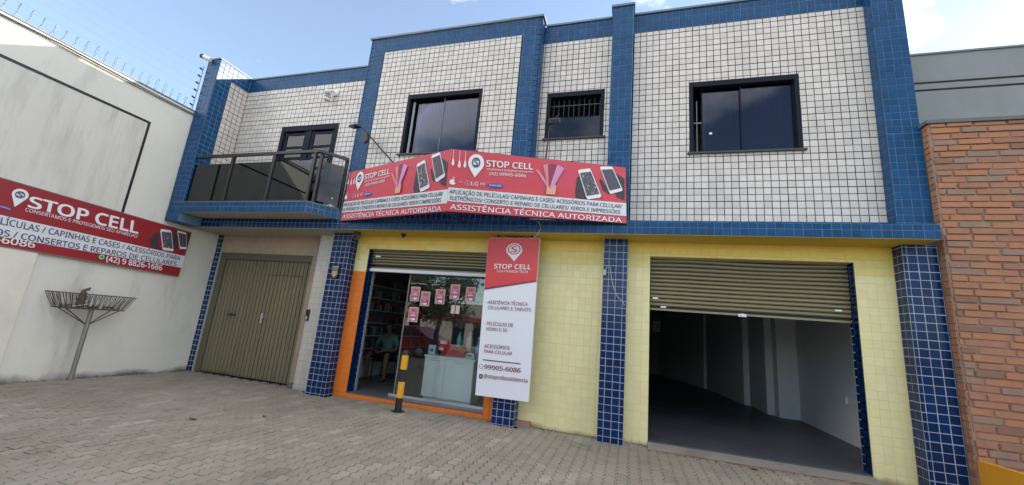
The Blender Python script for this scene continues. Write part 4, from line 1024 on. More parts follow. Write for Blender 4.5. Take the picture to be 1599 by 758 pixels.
# the sign runs on beyond the picture; the lines are set so that the parts in view fall where the photograph has them
ws.text('APLICAÇÃO DE PELÍCULAS / CAPINHAS E CASES / ACESSÓRIOS PARA', (-37.6, -8.25), (-4.85, -9.33), (-37.5, -9.2), (-4.82, -10.12), PRINT_NAVY, 2, 0.02)
ws.text('ELETRÔNICOS / CONSERTOS E REPAROS DE CELULARES', (-35.2, -10.0), (-5.25, -10.48), (-35.1, -10.9), (-5.22, -11.28), PRINT_NAVY, 2, 0.02)
ws.text('(42) 99905-6086', (-35.9, -11.05), (-24.8, -11.05), (-35.9, -12.0), (-24.75, -11.95), PRINT_WHITE, 1, 0.03)
ws.text('(42) 9 8826-1686', (-16.15, -11.42), (-7.55, -11.5), (-16.0, -12.32), (-7.45, -12.48), PRINT_WHITE, 1, 0.03)
ws.disc((-16.75, -11.75), 0.42, 0.42, PRINT_GREEN, 1, 'speech_logo'); ws.disc((-16.75, -11.75), 0.33, 0.33, PRINT_WHITE, 2, 'speech_logo_ring', inner=0.8)
ws.poly([(-30.9, -6.75), (-28.3, -7.0), (-28.25, -7.35), (-30.9, -7.1)], PRINT_BLUE, 1, 'blue_logo')
ws.text('SAMSUNG', (-30.7, -6.85), (-28.4, -7.08), (-30.7, -7.02), (-28.4, -7.25), PRINT_WHITE, 2, 0.02)
ws.poly([(-10.3, -6.0), (-9.6, -5.6), (-9.0, -8.2), (-8.3, -8.8), (-10.2, -8.6), (-10.7, -7.4)], PRINT_HAND, 1, 'glove_print')
ws.poly([(-7.2, -5.2), (-6.6, -5.0), (-5.6, -7.9), (-6.2, -8.3), (-7.0, -6.8)], PRINT_HAND, 1, 'glove_print')
ws.poly([(-5.0, -4.6), (-4.2, -4.7), (-4.05, -7.9), (-5.2, -8.4), (-4.4, -6.5)], PRINT_HAND, 1, 'glove_print')
ws.phone([(-9.58, -5.03), (-7.68, -4.81), (-6.34, -8.62), (-8.25, -8.72)], PRINT_SCREEN, 2)
ws.phone([(-6.73, -4.56), (-4.95, -4.6), (-4.15, -7.72), (-5.38, -7.9)], PRINT_SCREEN2, 2)
# hanging sign
HS = thing('hanging_sign', 'tall white and red shop sign hanging beside the glass shopfront', 'sign', (-17, -3, -27.2))
hs_ = Sign(HS, (-21.2, -3.0, -3.8), (-12.97, -3.0, -3.66), (-12.88, -3.0, -27.18), (-20.81, -3.0, -27.24), NY)
board(HS, hs_, 0.35, WHITE_PVC)
hs_.poly([(0.004, 0.998), (0.996, 0.998), (0.996, 0.716), (0.004, 0.655)], SIGN_RED, 1, 'red_panel')
hs_.poly([(0.004, 0.662), (0.996, 0.724), (0.996, 0.716), (0.004, 0.650)], PRINT_MAROON, 2, 'dark_rule')
hs_.pin((0.53, 0.918), 0.155, 0.045, (0.545, 0.842), PRINT_WHITE, 2)
hs_.disc((0.53, 0.922), 0.125, 0.035, SIGN_RED, 3, 'ring', inner=0.82)
hs_.text('S', (0.475, 0.94), (0.585, 0.94), (0.475, 0.903), (0.585, 0.903), SIGN_RED, 3, 0.04)
TT = lambda t, x0, x1, z1, z0, m_, b=0.005, it=0.0: hs_.text(t, (x0, z1+0.0), (x1, z1), (x0, z0), (x1, z0), m_, 2, b, italic=it)
TT('STOP CELL', 0.165, 0.875, 0.822, 0.793, PRINT_WHITE, 0.04); TT('SUA PARADA TECH', 0.225, 0.82, 0.784, 0.768, PRINT_WHITE, 0.005)
TT('-ASSITÊNCIA TÉCNICA', 0.08, 0.862, 0.583, 0.562, PRINT_MAROON); TT('CELULARES E TABLETS', 0.108, 0.934, 0.549, 0.529, PRINT_MAROON)
TT('.PELÍCULAS DE', 0.09, 0.622, 0.449, 0.427, PRINT_MAROON); TT('VIDRO E 3D', 0.105, 0.513, 0.414, 0.394, PRINT_MAROON)
TT('.ACESSÓRIOS', 0.085, 0.587, 0.309, 0.288, PRINT_MAROON); TT('PARA CELULAR', 0.105, 0.643, 0.276, 0.257, PRINT_MAROON)
hs_.poly([(0.093, 0.2165), (0.81, 0.2145), (0.81, 0.209), (0.093, 0.211)], PRINT_BLACK, 2, 'rule')
TT('99905-6086', 0.135, 0.821, 0.186, 0.16, PRINT_MAROON, 0.025); TT('@stopcellassistencia', 0.141, 0.961, 0.131, 0.108, PRINT_MAROON, 0.01)
hs_.disc((0.075, 0.172), 0.04, 0.0135, PRINT_BLACK, 2, 'speech_logo', inner=0.85)
for a, b in (((0.05, 0.126), (0.115, 0.121)), ((0.05, 0.106), (0.115, 0.101)), ((0.05, 0.126), (0.062, 0.101)), ((0.103, 0.126), (0.115, 0.101))):
    hs_.poly([(a[0], a[1]), (b[0], a[1]), (b[0], b[1]), (a[0], b[1])], PRINT_BLACK, 2, 'camera_logo')
hs_.disc((0.0825, 0.1135), 0.02, 0.007, PRINT_BLACK, 2, 'camera_logo', inner=0.7)
g = G()
for x in (-19.8, -14.4): g.box((x, -2.95, -3.75), (x+0.3, -2.7, -3.3))
g.box((-20.8, -2.6, -26.5), (-20.5, 0, -26.2)); g.box((-14.6, -2.6, -26.0), (-14.3, -1.0, -25.7))
g.build('bracket', BLACK_METAL, HS)

# ================================================================== FIXTURES ON THE FRONT
def spot(base, top, head, label):
    t = thing('spot_lamp', label, 'lamp', base, 'arm lamps over the banner')
    b, tp, hd = Vector(base), Vector(top), Vector(head)
    G().tube([b, tp], 0.13, 8).build('arm', BLACK_METAL, t)
    return t, b, tp, hd
t, b, tp, hd = spot((-39.4, -4.6, 8.7), (-46.9, -5.0, 15.75), (-48.6, -5.3, 15.9), 'dark arm lamp leaning left over the banner from the left window')
g = G(); g.prism([(-49.1, -5.9, 15.55), (-47.6, -6.1, 15.7), (-46.9, -5.2, 15.8), (-47.6, -4.6, 15.75), (-48.9, -4.9, 15.6)], (0, 0, 0.35)); g.build('lamp_head', BLACK_METAL, t)
G().prism([(-48.9, -5.85, 15.5), (-47.7, -6.0, 15.63), (-47.1, -5.25, 15.72), (-47.7, -4.8, 15.66), (-48.75, -5.0, 15.52)], (0, 0, 0.05)).build('lens', G_LENS, t)
g = G(); g.prism([(-46.6, -5.2, 14.6), (-45.5, -5.2, 14.8), (-45.1, -5.2, 13.2), (-45.8, -5.2, 12.6), (-46.5, -5.2, 13.0)], (0, 0.6, 0)); g.build('ballast', BLACK_METAL, t)
t, b, tp, hd = spot((-13.2, -2.5, 7.6), (-12.6, -3.2, 15.0), (-12, -3.3, 15.4), 'dark arm lamp standing upright over the banner beside the small window')
G().box((-12.7, -3.9, 15.0), (-10.9, -3.1, 15.75)).build('lamp_head', mat('grey_lamp', (0.06, 0.06, 0.06), 0.5), t)
G().box((-12.55, -3.94, 15.05), (-11.05, -3.9, 15.6)).build('lens', G_LENS, t)
G().tube([(-12.0, -3.4, 15.75), (-11.6, -3.2, 16.5), (-11.2, -3.0, 16.9)], 0.07, 6).build('cable', BLACK_METAL, t)
# alarm sounder on the balcony wall
t = thing('wall_sensor', 'small white lantern shaped sensor high on the balcony wall', 'sensor', (-57.6, -2.5, 23.3))
G().tube([(-57.0, -2.05, 25.4), (-57.0, -2.45, 25.4)], 0.7, 16).build('mount', WHITE_PLASTIC, t, True)
G().tube([(-57.0, -2.3, 25.4), (-57.2, -3.1, 25.5), (-57.7, -3.3, 25.4)], 0.22, 8).build('arm', WHITE_PLASTIC, t, True)
G().lathe((-57.9, -3.3, 23.3), Z, [(0, 0.55), (0.35, 0.62), (0.45, 0.4), (1.4, 0.36), (1.5, 0.6), (1.85, 0.66), (2.15, 0.4)], 14).build('body', WHITE_PLASTIC, t, True)
G().lathe((-57.9, -3.3, 23.78), Z, [(0, 0.44), (0.9, 0.42)], 14).build('lens_band', mat('grey_lens', (0.22, 0.22, 0.22), 0.3), t, True)
# cameras
t = thing('bullet_camera', 'white and black bullet camera on top of the balcony wing wall', 'camera', (-83.6, -9.6, 30.4))
G().tube([(-83.2, -9.3, 30.9), (-82.9, -9.6, 30.3), (-83.0, -9.8, 30.2)], 0.25, 8).build('bracket', WHITE_PLASTIC, t, True)
G().tube([(-82.4, -9.7, 30.4), (-83.9, -10.3, 31.0)], 0.42, 12).build('body', WHITE_PLASTIC, t, True)
G().tube([(-83.75, -10.24, 30.94), (-84.15, -10.4, 31.1)], 0.46, 12).build('lens', BLACK_METAL, t, True)
t = thing('eyeball_camera', 'round black camera under the canopy at the shop corner', 'camera', (-44.9, -3.4, -4.6))
G().lathe((-45.6, -3.0, -3.3), (0, 0, -1), [(0, 0.6), (0.3, 0.6), (0.45, 0.3)], 14).build('mount', BLACK_METAL, t, True)
G().ball((-45.5, -3.2, -4.15), 0.68, 0.68, 0.62).build('housing', mat('grey_housing', (0.1, 0.1, 0.1), 0.35), t, True)
G().tube([(-45.3, -3.75, -4.25), (-45.26, -3.9, -4.3)], 0.36, 14).build('lens', BLACK_METAL, t, True)
solo(G().lathe((-36.9, -2.2, -3.3), (0.3, -0.4, -1), [(0, 0.42), (0.12, 0.46), (0.3, 0.3), (0.62, 0.24)], 12), 'lamp_socket', BLACK_METAL, 'small black empty lamp socket under the yellow canopy', 'lamp socket', smooth=True)
# plaque on the left pillar
t = thing('shield_plaque', 'small shield shaped plaque on the blue pillar left of the shop', 'plaque', (-49.5, -2.1, -11.6))
sh = [(-50.35, -9.25), (-48.75, -9.2), (-48.75, -10.9), (-49.0, -11.35), (-49.55, -11.65), (-50.1, -11.35), (-50.35, -10.9)]
G().prism([(x, -2.12, z) for x, z in sh], (0, 0.14, 0)).build('plate', BLACK_METAL, t)
G().prism([(-50.2, -2.16, -9.35), (-48.9, -2.16, -9.32), (-48.9, -2.16, -9.62), (-50.2, -2.16, -9.65)], (0, 0.03, 0)).build('mural_crown', mat('sage_enamel', (0.25, 0.33, 0.27), 0.4), t)
g = G()
for x in (-50.12, -49.72, -49.32): g.prism([(x, -2.16, -9.72), (x+0.28, -2.16, -9.72), (x+0.28, -2.16, -10.0), (x, -2.16, -10.0)], (0, 0.03, 0))
g.build('crown_towers', MATS['sage_enamel'], t)
G().prism([(-50.12, -2.17, -10.15), (-49.0, -2.17, -10.15), (-48.98, -2.17, -10.85), (-49.55, -2.17, -11.45), (-50.12, -2.17, -10.85)], (0, 0.03, 0)).build('field', mat('ochre_enamel', (0.5, 0.33, 0.08), 0.4), t)
G().prism([(-49.85, -2.21, -10.3), (-49.25, -2.21, -10.3), (-49.2, -2.21, -10.9), (-49.55, -2.21, -11.3), (-49.9, -2.21, -10.9)], (0, 0.03, 0)).build('emblem', mat('pink_enamel', (0.55, 0.33, 0.28), 0.4), t)
# intercom
t = thing('intercom', 'black intercom with white button on the cream jamb of the garage door', 'intercom', (-55.6, -0.2, -19.4))
G().box((-55.75, -0.3, -19.2), (-55.1, 0, -17.2)).build('case', BLACK_METAL, t)
G().box((-55.55, -0.34, -19.0), (-55.3, -0.29, -18.4)).build('button', WHITE_PLASTIC, t)
# cable and little box on the central pillar
t = thing('loose_cable', 'thin pale cable with small junction box on the blue centre pillar', 'cable', (-2.5, -2.0, -13))
G().box((-3.42, -2.2, -8.75), (-3.05, -1.97, -8.0)).build('junction_box', mat('mint_plastic', (0.35, 0.45, 0.4), 0.4), t)
G().tube([(-3.2, -2.05, -8.0), (-2.9, -2.05, -7.5), (-2.5, -2.05, -7.6), (-2.3, -2.05, -9.0), (-1.9, -2.05, -10.6), (-1.3, -2.05, -11.8), (-0.6, -2.05, -12.4), (-0.4, -2.05, -12.9)], 0.045, 6).build('wire', mat('cable_white', (0.5, 0.52, 0.5), 0.5), t)
pts = [(-13.0, -5.0, -1.6), (-12.6, -5.05, -2.2), (-12.55, -5.05, -2.9), (-12.9, -5.0, -3.6), (-13.5, -4.6, -4.0), (-14.1, -3.4, -3.9)]
solo(G().tube(pts, 0.045, 6), 'cable_loop', MATS['cable_white'], 'pale wire looping from the banner to the top of the hanging sign', 'cable')
# planters behind the balcony glass
for k, (x0, x1, lab) in enumerate(((-80.4, -76.0, 'white planter at the far left of the balcony floor'), (-70.0, -62.5, 'long white planter with plants in the middle of the balcony'), (-51.2, -49.4, 'short white planter behind the angled balcony glass'))):
    yy = -7.6 if k < 2 else -5.6
    t = thing('planter', lab, 'planter', ((x0+x1)/2, yy, 0.41))
    g = G(); g.prism([(x0+0.1, yy-0.5, 0.42), (x1-0.1, yy-0.5, 0.42), (x1-0.1, yy+0.5, 0.42), (x0+0.1, yy+0.5, 0.42)], (0, 0, 1.4)); g.build('box', mat('white_pot', (0.6, 0.6, 0.57), 0.6, 0.1, 4), t)
    G().box((x0, yy-0.6, 1.75), (x1, yy+0.6, 2.0)).build('rim', MATS['white_pot'], t)
    g = G()
    for i in range(int((x1-x0)*9)):
        c = Vector((random.uniform(x0+0.2, x1-0.2), yy+random.uniform(-.5, .5), 2.0)); d = Vector((random.uniform(-.6, .6), random.uniform(-.5, .5), random.uniform(0.3, 1.2)))
        sd_ = d.cross(Vector((random.uniform(-1, 1), random.uniform(-1, 1), 0.3))).normalized()*0.12
        g.add([c, c+d*0.5+sd_, c+d, c+d*0.5-sd_], [(0, 1, 2, 3)], random.random())
    g.build('foliage', LEAF, t)

# ================================================================== STREET OBJECTS
bo = thing('bollard', 'black and yellow striped bollard before the shop entrance', 'bollard', (-32.6, -3.6, -31))
bands = [(-31, -29.0, 0), (-29.0, -26.7, 1), (-26.7, -24.9, 0), (-24.9, -22.8, 1), (-22.8, -22.1, 0)]
BLK = mat('black_road_paint', (0.015, 0.015, 0.017), 0.5, 0.2, 6)
for a, b_, y_ in bands:
    G().lathe((-32.6, -3.6, a), Z, [(0, 0.52), (b_-a, 0.52)] if b_ < -22.2 else [(0, 0.52), (0.5, 0.52), (0.7, 0.42)], 20).build('yellow_band' if y_ else 'black_band', YELLOW_P if y_ else BLK, bo, True)
G().lathe((-32.6, -3.6, -31.0), Z, [(0, 0.95), (0.1, 0.95)], 20).build('base_plate', BLK, bo)
tb = thing('trash_basket', 'rusty raised wire rubbish basket on a slanting looking pipe by the white wall', 'rubbish basket', (-81.6, -17.0, -31))
PXp, PYp = -81.6, -17.0
G().tube([(PXp, PYp, -31), (PXp, PYp, -20.2)], 0.3, 12).build('post', GALV, tb, True)
g = G()
def rect(x0, x1, y0, y1, z): return [(x0, y0, z), (x1, y0, z), (x1, y1, z), (x0, y1, z)]
top_ = rect(-83.3, -79.9, -22.2, -12.4, -17.9); bot_ = rect(-82.8, -80.4, -21.2, -13.3, -20.15)
for R_ in (top_, bot_):
    for i in range(4): g.tube([R_[i], R_[(i+1) % 4]], 0.08, 6)
g.build('rims', RUST, tb)
for s_ in range(4):
    a, b_, c_, d_ = Vector(top_[s_]), Vector(top_[(s_+1) % 4]), Vector(bot_[s_]), Vector(bot_[(s_+1) % 4])
    n = 25 if s_ % 2 else 7
    for k in range(n+1):
        u = k/n
        if s_ % 2: u2 = min(1, max(0, u+(0.018 if k % 2 else -0.018)))
        else: u2 = u
        G().tube([a.lerp(b_, u), c_.lerp(d_, u2)], 0.042, 5).build('bar', RUST, tb)
g = G()
for k in range(9): g.tube([(-82.8, -21.2+k*0.99, -20.15), (-80.4, -21.2+k*0.99, -20.15)], 0.05, 5)
g.build('bottom_grid', RUST, tb)
for c_ in ((-82.6, -20.6), (-80.6, -20.6), (-82.6, -13.9), (-80.6, -13.9)):
    G().tube([(PXp, PYp, -22.7), (c_[0], c_[1], -20.2)], 0.075, 6).build('brace', RUST, tb)
g = G(); g.prism([(-82.3, -19.6, -19.95), (-80.7, -19.8, -19.95), (-80.9, -15.9, -19.0), (-82.2, -15.8, -19.0)], (0, 0, 0.12))
solo(g, 'paper_sheet', mat('old_paper', (0.5, 0.5, 0.5), 0.8), 'folded pale sheet lying in the rusty rubbish basket', 'paper')
g = G(); g.tube([(-81.6, -18.9, -20), (-81.5, -18.6, -18.6), (-81.5, -18.7, -17.4), (-81.4, -18.0, -16.9)], [0.4, 0.55, 0.3, 0.1], 8)
for k in range(40):
    c = Vector((-81.5+random.uniform(-.5, .5), -18.6+random.uniform(-.7, .8), random.uniform(-19.8, -17.2))); d = Vector((random.uniform(-.7, .7), random.uniform(-.8, .8), random.uniform(-.5, .6))); n_ = d.cross(Vector((.3, .5, .8))).normalized()*0.15
    g.add([c, c+d*0.5+n_, c+d, c+d*0.5-n_], [(0, 1, 2, 3)], random.random())
solo(g, 'dead_branch', DRY, 'dark withered branch sticking up out of the rubbish basket', 'branch')
g = G()
for k in range(70):
    c = Vector((-81.6+random.uniform(-1, 1), random.uniform(-21, -13.8), -20.0)); d = Vector((random.uniform(-.6, .6), random.uniform(-.8, .8), random.uniform(0, .5))); n_ = d.cross(Vector((.3, .5, .8))).normalized()*0.2
    g.add([c, c+d*0.5+n_, c+d, c+d*0.5-n_], [(0, 1, 2, 3)], random.random())
solo(g, 'leaf_litter', DRY, 'dead leaves covering the bottom of the rubbish basket', 'leaf litter', kind='stuff')
solo(G().box((-15.0, -1.1, -31.05), (-12.9, -0.06, -30.25)), 'loose_brick', mat('pinkish_brick', (0.30, 0.17, 0.14), 0.9, 0.2, 6, bump=0.4), 'worn reddish block at the foot of the blue pillar beside the yellow wall', 'brick')
def leaf_(c, sz, name, lab):
    g = G(); c = Vector(c); v = []
    for k in range(8):
        a = k*math.pi/4; r = sz*(1 if k % 2 == 0 else 0.6); v.append(c+Vector((math.cos(a)*r*1.6, math.sin(a)*r, 0.06+0.14*random.random())))
    v.append(c+Vector((0, 0, 0.02))); g.add(v, [(k, (k+1) % 8, 8) for k in range(8)])
    solo(g, name, DRY, lab, 'leaf')
leaf_((-48.2, -22.6, -30.98), 0.42, 'fallen_leaf', 'dark curled leaf lying on the pavers in front of the garage door')
leaf_((-43.6, -17.0, -30.98), 0.25, 'fallen_leaf', 'tiny dark leaf nearer to the blue pillar on the pavers')
leaf_((14.6, -3.6, -30.98), 0.38, 'fallen_leaf', 'dark crumpled scrap before the empty unit threshold')

# ================================================================== INSIDE THE SHOP
su = thing('shelf_unit', 'wall shelving full of phone cases inside the shop', 'shelves', (-55.8, 22, SF))
G().box((-56.7, 8, -26), (-56.4, 44, -7)).build('back_panel', mat('shelf_back', (0.25, 0.25, 0.25), 0.6), su)
for z in (-24.5, -21.7, -18.9, -16.1, -13.3, -10.5): G().box((-56.4, 8, z), (-54.7, 44, z+0.2)).build('shelf', INTERIOR, su)
cm = [mat('case_'+n, c, 0.4) for n, c in (('grey', (0.16, 0.16, 0.17)), ('black', (0.03, 0.03, 0.035)), ('pale', (0.45, 0.43, 0.4)), ('red', (0.35, 0.05, 0.05)), ('teal', (0.08, 0.2, 0.2)), ('brown', (0.2, 0.11, 0.06)))]
g = G()
for z in (-24.3, -21.5, -18.7, -15.9, -13.1, -10.3):
    y = 8.4
    while y < 43.4:
        wv = random.uniform(0.5, 0.9)
        if random.random() < 0.85: g.box((-55.9, y, z), (-55.0+random.uniform(-.2, .2), y+wv*0.85, z+random.uniform(1.2, 1.9)), 0.5, random.randrange(6))
        y += wv
g.build('phone_cases', cm, su, kind='stuff')
G().box((-56.7, 8, SF), (-53.6, 30, -26.2)).build('base_cabinet', LAMINATE, su)
cc = thing('counter_cabinet', 'white two door counter cabinet behind the shop window', 'cabinet', (-28.6, 5, SF))
CX0, CX1, CY0, CY1 = -32.6, -23.6, 2.85, 6.9
G().box((CX0+0.1, CY0+0.12, SF+0.6), (CX1-0.1, CY1, -23.2)).build('carcass', LAMINATE, cc)
G().box((CX0-0.1, CY0-0.15, -23.2), (CX1+0.1, CY1+0.1, -22.9)).build('worktop', LAMINATE, cc)
G().box((CX0+0.3, CY0+0.5, SF), (CX1-0.3, CY1-0.2, SF+0.6)).build('plinth', LAMINATE, cc)
for a, b_ in ((CX0+0.12, -28.8), (-28.7, CX1-0.12)):
    d_ = G().box((a, CY0-0.05, SF+0.65), (b_, CY0+0.1, -23.3)).build('door', LAMINATE, cc)
    G().box(((a+b_)/2-1.0, CY0-0.2, -23.75), ((a+b_)/2+1.0, CY0-0.05, -23.6)).build('handle', ALU, d_)
ct = -22.9
t = thing('toolbox', 'red rounded plastic case on the counter', 'case', (-28.2, 6, ct))
G().prism([(-29.9, 5.2, ct), (-26.4, 5.2, ct), (-26.4, 5.2, ct+0.9), (-27.0, 5.2, ct+1.5), (-28.0, 5.2, ct+1.75), (-29.1, 5.2, ct+1.5), (-29.8, 5.2, ct+0.9)], (0, 1.6, 0)).build('body', mat('red_plastic', (0.55, 0.03, 0.03), 0.3), t)
G().box((-28.9, 5.1, ct+0.8), (-27.4, 5.2, ct+1.0)).build('catch', mat('dark_red', (0.2, 0.02, 0.02), 0.4), t)
t = thing('tool_carton', 'small pale carton with blue print on the left end of the counter', 'box', (-32.7, 5.6, ct))
G().box((-33.3, 5.2, ct), (-32.0, 6.2, ct+1.5)).build('carton', mat('carton_white', (0.6, 0.66, 0.72), 0.5), t)
G().box((-32.9, 5.16, ct+0.4), (-32.4, 5.2, ct+0.9)).build('print', PRINT_BLUE, t)
t = thing('jar', 'black supplement jar with white lid on the counter', 'jar', (-30.8, 5.8, ct))
G().lathe((-30.8, 5.8, ct), Z, [(0, 0.75), (0.1, 0.8), (1.6, 0.8), (1.85, 0.6)], 16).build('body', mat('dark_jar', (0.02, 0.018, 0.025), 0.3), t, True)
G().lathe((-30.8, 5.8, ct+1.85), Z, [(0, 0.64), (0.55, 0.64), (0.6, 0.55)], 16).build('lid', WHITE_PLASTIC, t, True)
G().box((-31.2, 4.98, ct+0.8), (-30.4, 5.02, ct+1.2)).build('label_print', PRINT_WHITE, t)
t = thing('teal_bottle', 'tall teal bottle standing behind the red case', 'bottle', (-28.5, 7.2, ct))
G().lathe((-28.5, 7.2, ct), Z, [(0, 0.42), (0.1, 0.48), (3.0, 0.48), (3.3, 0.3), (3.6, 0.28)], 14).build('body', mat('teal_plastic', (0.12, 0.45, 0.40), 0.3), t, True)
G().lathe((-28.5, 7.2, ct+3.6), Z, [(0, 0.3), (0.5, 0.28)], 12).build('cap', mat('teal_cap', (0.08, 0.3, 0.28), 0.4), t, True)
t = thing('cleaner_bottle', 'pale bottle with blue cap at the back of the counter', 'bottle', (-26.6, 7.4, ct))
G().lathe((-26.6, 7.4, ct), Z, [(0, 0.6), (0.1, 0.65), (3.0, 0.62), (3.5, 0.35)], 14).build('body', mat('pale_bottle', (0.45, 0.44, 0.36), 0.35), t, True)
G().lathe((-26.6, 7.4, ct+3.5), Z, [(0, 0.4), (0.8, 0.35)], 12).build('cap', mat('blue_cap', (0.2, 0.3, 0.5), 0.4), t, True)
t = thing('spray_bottle', 'clear blue bottle at the right end of the counter', 'bottle', (-24.4, 6.2, ct))
G().lathe((-24.5, 6.2, ct), Z, [(0, 0.42), (0.1, 0.45), (1.9, 0.45), (2.6, 0.18), (3.2, 0.16)], 14).build('body', mat('blue_plastic', (0.25, 0.38, 0.55), 0.25), t, True)
G().lathe((-24.5, 6.2, ct+3.2), Z, [(0, 0.2), (0.35, 0.18)], 10).build('cap', WHITE_PLASTIC, t, True)
t = thing('label_printer', 'white device with dark slot on the counter right of the red case', 'printer', (-25.6, 5.6, ct))
G().prism([(-26.2, 5.0, ct), (-24.6, 5.0, ct), (-24.6, 5.0, ct+0.6), (-25.2, 5.0, ct+0.95), (-26.0, 5.0, ct+0.7)], (0, 1.0, 0)).build('body', WHITE_PLASTIC, t)
G().box((-25.9, 4.96, ct+0.3), (-24.9, 5.0, ct+0.5)).build('slot', BLACK_METAL, t)
# posters taped behind the glass
PO = mat('poster_orange', (0.62, 0.25, 0.20), 0.5, 0.08, 5); PM = mat('poster_magenta', (0.46, 0.10, 0.20), 0.5, 0.08, 5); PC = mat('poster_cream', (0.66, 0.50, 0.42), 0.5)
def poster(x, z, w_, h_, label, words_, group='price posters on the shop glass'):
    t = thing('poster', label, 'poster', (x+w_/2, 2.3, z-h_), group)
    G().box((x, 2.27, z-h_), (x+w_, 2.31, z)).build('paper', PC, t)
    s = Sign(t, (x, 2.27, z), (x+w_, 2.27, z), (x+w_, 2.27, z-h_), (x, 2.27, z-h_), NY)
    s.poly([(0.07, 0.95), (0.93, 0.95), (0.93, 0.62), (0.07, 0.62)], PO, 1, 'orange_field')
    s.poly([(0.07, 0.60), (0.93, 0.60), (0.93, 0.05), (0.07, 0.05)], PM, 1, 'magenta_field')
    s.poly([(0.25, 0.88), (0.78, 0.88), (0.74, 0.70), (0.3, 0.70)], PM, 2, 'badge')
    for i, (tx, y1, y0, xa, xb) in enumerate(words_):
        if tx: s.text(tx, (xa, y1), (xb, y1), (xa, y0), (xb, y0), PRINT_WHITE, 2, 0.02)
        else: s.poly([(xa, y1), (xb, y1), (xb, y0), (xa, y0)], PRINT_WHITE, 2, 'print_line')
std = [(None, 0.55, 0.51, 0.3, 0.7), (None, 0.45, 0.40, 0.22, 0.8), ('R$', 0.22, 0.11, 0.12, 0.3), (None, 0.24, 0.10, 0.4, 0.78)]
pel = [('PELÍCULA', 0.57, 0.46, 0.1, 0.92), ('3D', 0.42, 0.33, 0.4, 0.6), ('R$', 0.2, 0.1, 0.1, 0.26), (None, 0.2, 0.08, 0.36, 0.76)]
poster(-36.6, -11.7, 1.75, 2.48, 'upper leftmost pink price poster on the shop glass', std)
poster(-34.55, -12.42, 1.76, 2.48, 'price poster headed PELÍCULA hung slightly lower on the shop glass', pel)
poster(-31.75, -11.87, 1.76, 2.5, 'pink price poster on the glass just above the red case', std)
poster(-29.1, -10.9, 1.72, 2.5, 'highest hung pink price poster on the shop glass', std)
poster(-26.2, -11.18, 1.68, 2.48, 'pink price poster half covered by the hanging sign', std)
poster(-36.45, -15.25, 1.8, 2.48, 'lowest pink price poster under the upper leftmost one', std)
for k, x in enumerate((-28.6, -27.75)):
    g = G().box((x, 2.27, -15.8), (x+0.7, 2.31, -14.4))
    solo(g, 'notice_card', PC, ('left' if k == 0 else 'right')+' one of two small pale cards on the glass above the pale bottle', 'card')

# ------------------------------------------------------------------ the seated man
def skin_mesh(name, chain, m_, parent, sub=2):
    """chain: list of (position, radius, parent index); grown with a Skin modifier and applied"""
    o0 = root_origin(parent)
    me = bpy.data.meshes.new(name); me.from_pydata([P(c[0])-o0 for c in chain], [(c[2], i) for i, c in enumerate(chain) if c[2] is not None], [])
    ob = bpy.data.objects.new(name, me); COL.objects.link(ob)
    md = ob.modifiers.new('skin', 'SKIN'); md.use_smooth_shade = True
    for i, c in enumerate(chain):
        r = c[1] if isinstance(c[1], tuple) else (c[1], c[1])
        me.skin_vertices[0].data[i].radius = (r[0]*S, r[1]*S); me.skin_vertices[0].data[i].use_root = (i == 0)
    ob.modifiers.new('sub', 'SUBSURF').levels = sub
    dg = bpy.context.evaluated_depsgraph_get(); m2 = bpy.data.meshes.new_from_object(ob.evaluated_get(dg)); m2.name = name
    bpy.data.objects.remove(ob); m2.materials.clear(); m2.materials.append(m_)
    at_ = m2.attributes.get('rnd') or m2.attributes.new('rnd', 'FLOAT', 'FACE'); at_.data.foreach_set('value', [0.5]*len(m2.polygons))
    o = bpy.data.objects.new(name, m2); COL.objects.link(o); o.parent = parent
    return o
MX, MYY = -49.6, 17.6
ch = thing('stool_chair', 'dark chair under the seated man inside the shop', 'chair', (MX, MYY, SF))
G().box((MX-1.9, MYY-1.9, -26.5), (MX+1.9, MYY+2.0, -26.15)).build('seat', BLACK_METAL, ch)
G().box((MX-1.8, MYY+1.9, -24.5), (MX+1.8, MYY+2.2, -21.9)).build('backrest', BLACK_METAL, ch)
for sx in (-1.7, 1.7):
    for sy in (-1.7, 1.9): G().tube([(MX+sx, MYY+sy, SF), (MX+sx*0.95, MYY+sy*0.95, -26.5)], 0.13, 6).build('leg', BLACK_METAL, ch)
    G().tube([(MX+sx, MYY+2.0, -26.3), (MX+sx, MYY+2.05, -22)], 0.13, 6).build('upright', BLACK_METAL, ch)
mn = thing('person', 'seated person in mint green t-shirt and dark shorts inside the shop doorway', 'person', (MX, MYY, SF))
v = lambda x, y, z: (MX+x, MYY+y, z)
chain = [(v(0, 0.6, -25.3), (1.25, 0.95), None),                                 # 0 pelvis
         (v(0, 0.6, -23.8), (1.2, 0.85), 0), (v(0, 0.5, -22.3), (1.45, 0.9), 1), (v(0, 0.45, -21.2), (1.2, 0.75), 2),
         (v(0, 0.35, -20.6), (0.5, 0.5), 3), (v(0, 0.25, -20.15), (0.46, 0.48), 4),
         (v(0, 0.1, -19.6), (0.62, 0.72), 5), (v(0, 0.12, -18.95), (0.66, 0.78), 6), (v(0, 0.2, -18.4), (0.5, 0.58), 7)]
def limb(pts, start):
    prev = start
    for p_, r_ in pts: chain.append((p_, r_, prev)); prev = len(chain)-1
    return prev
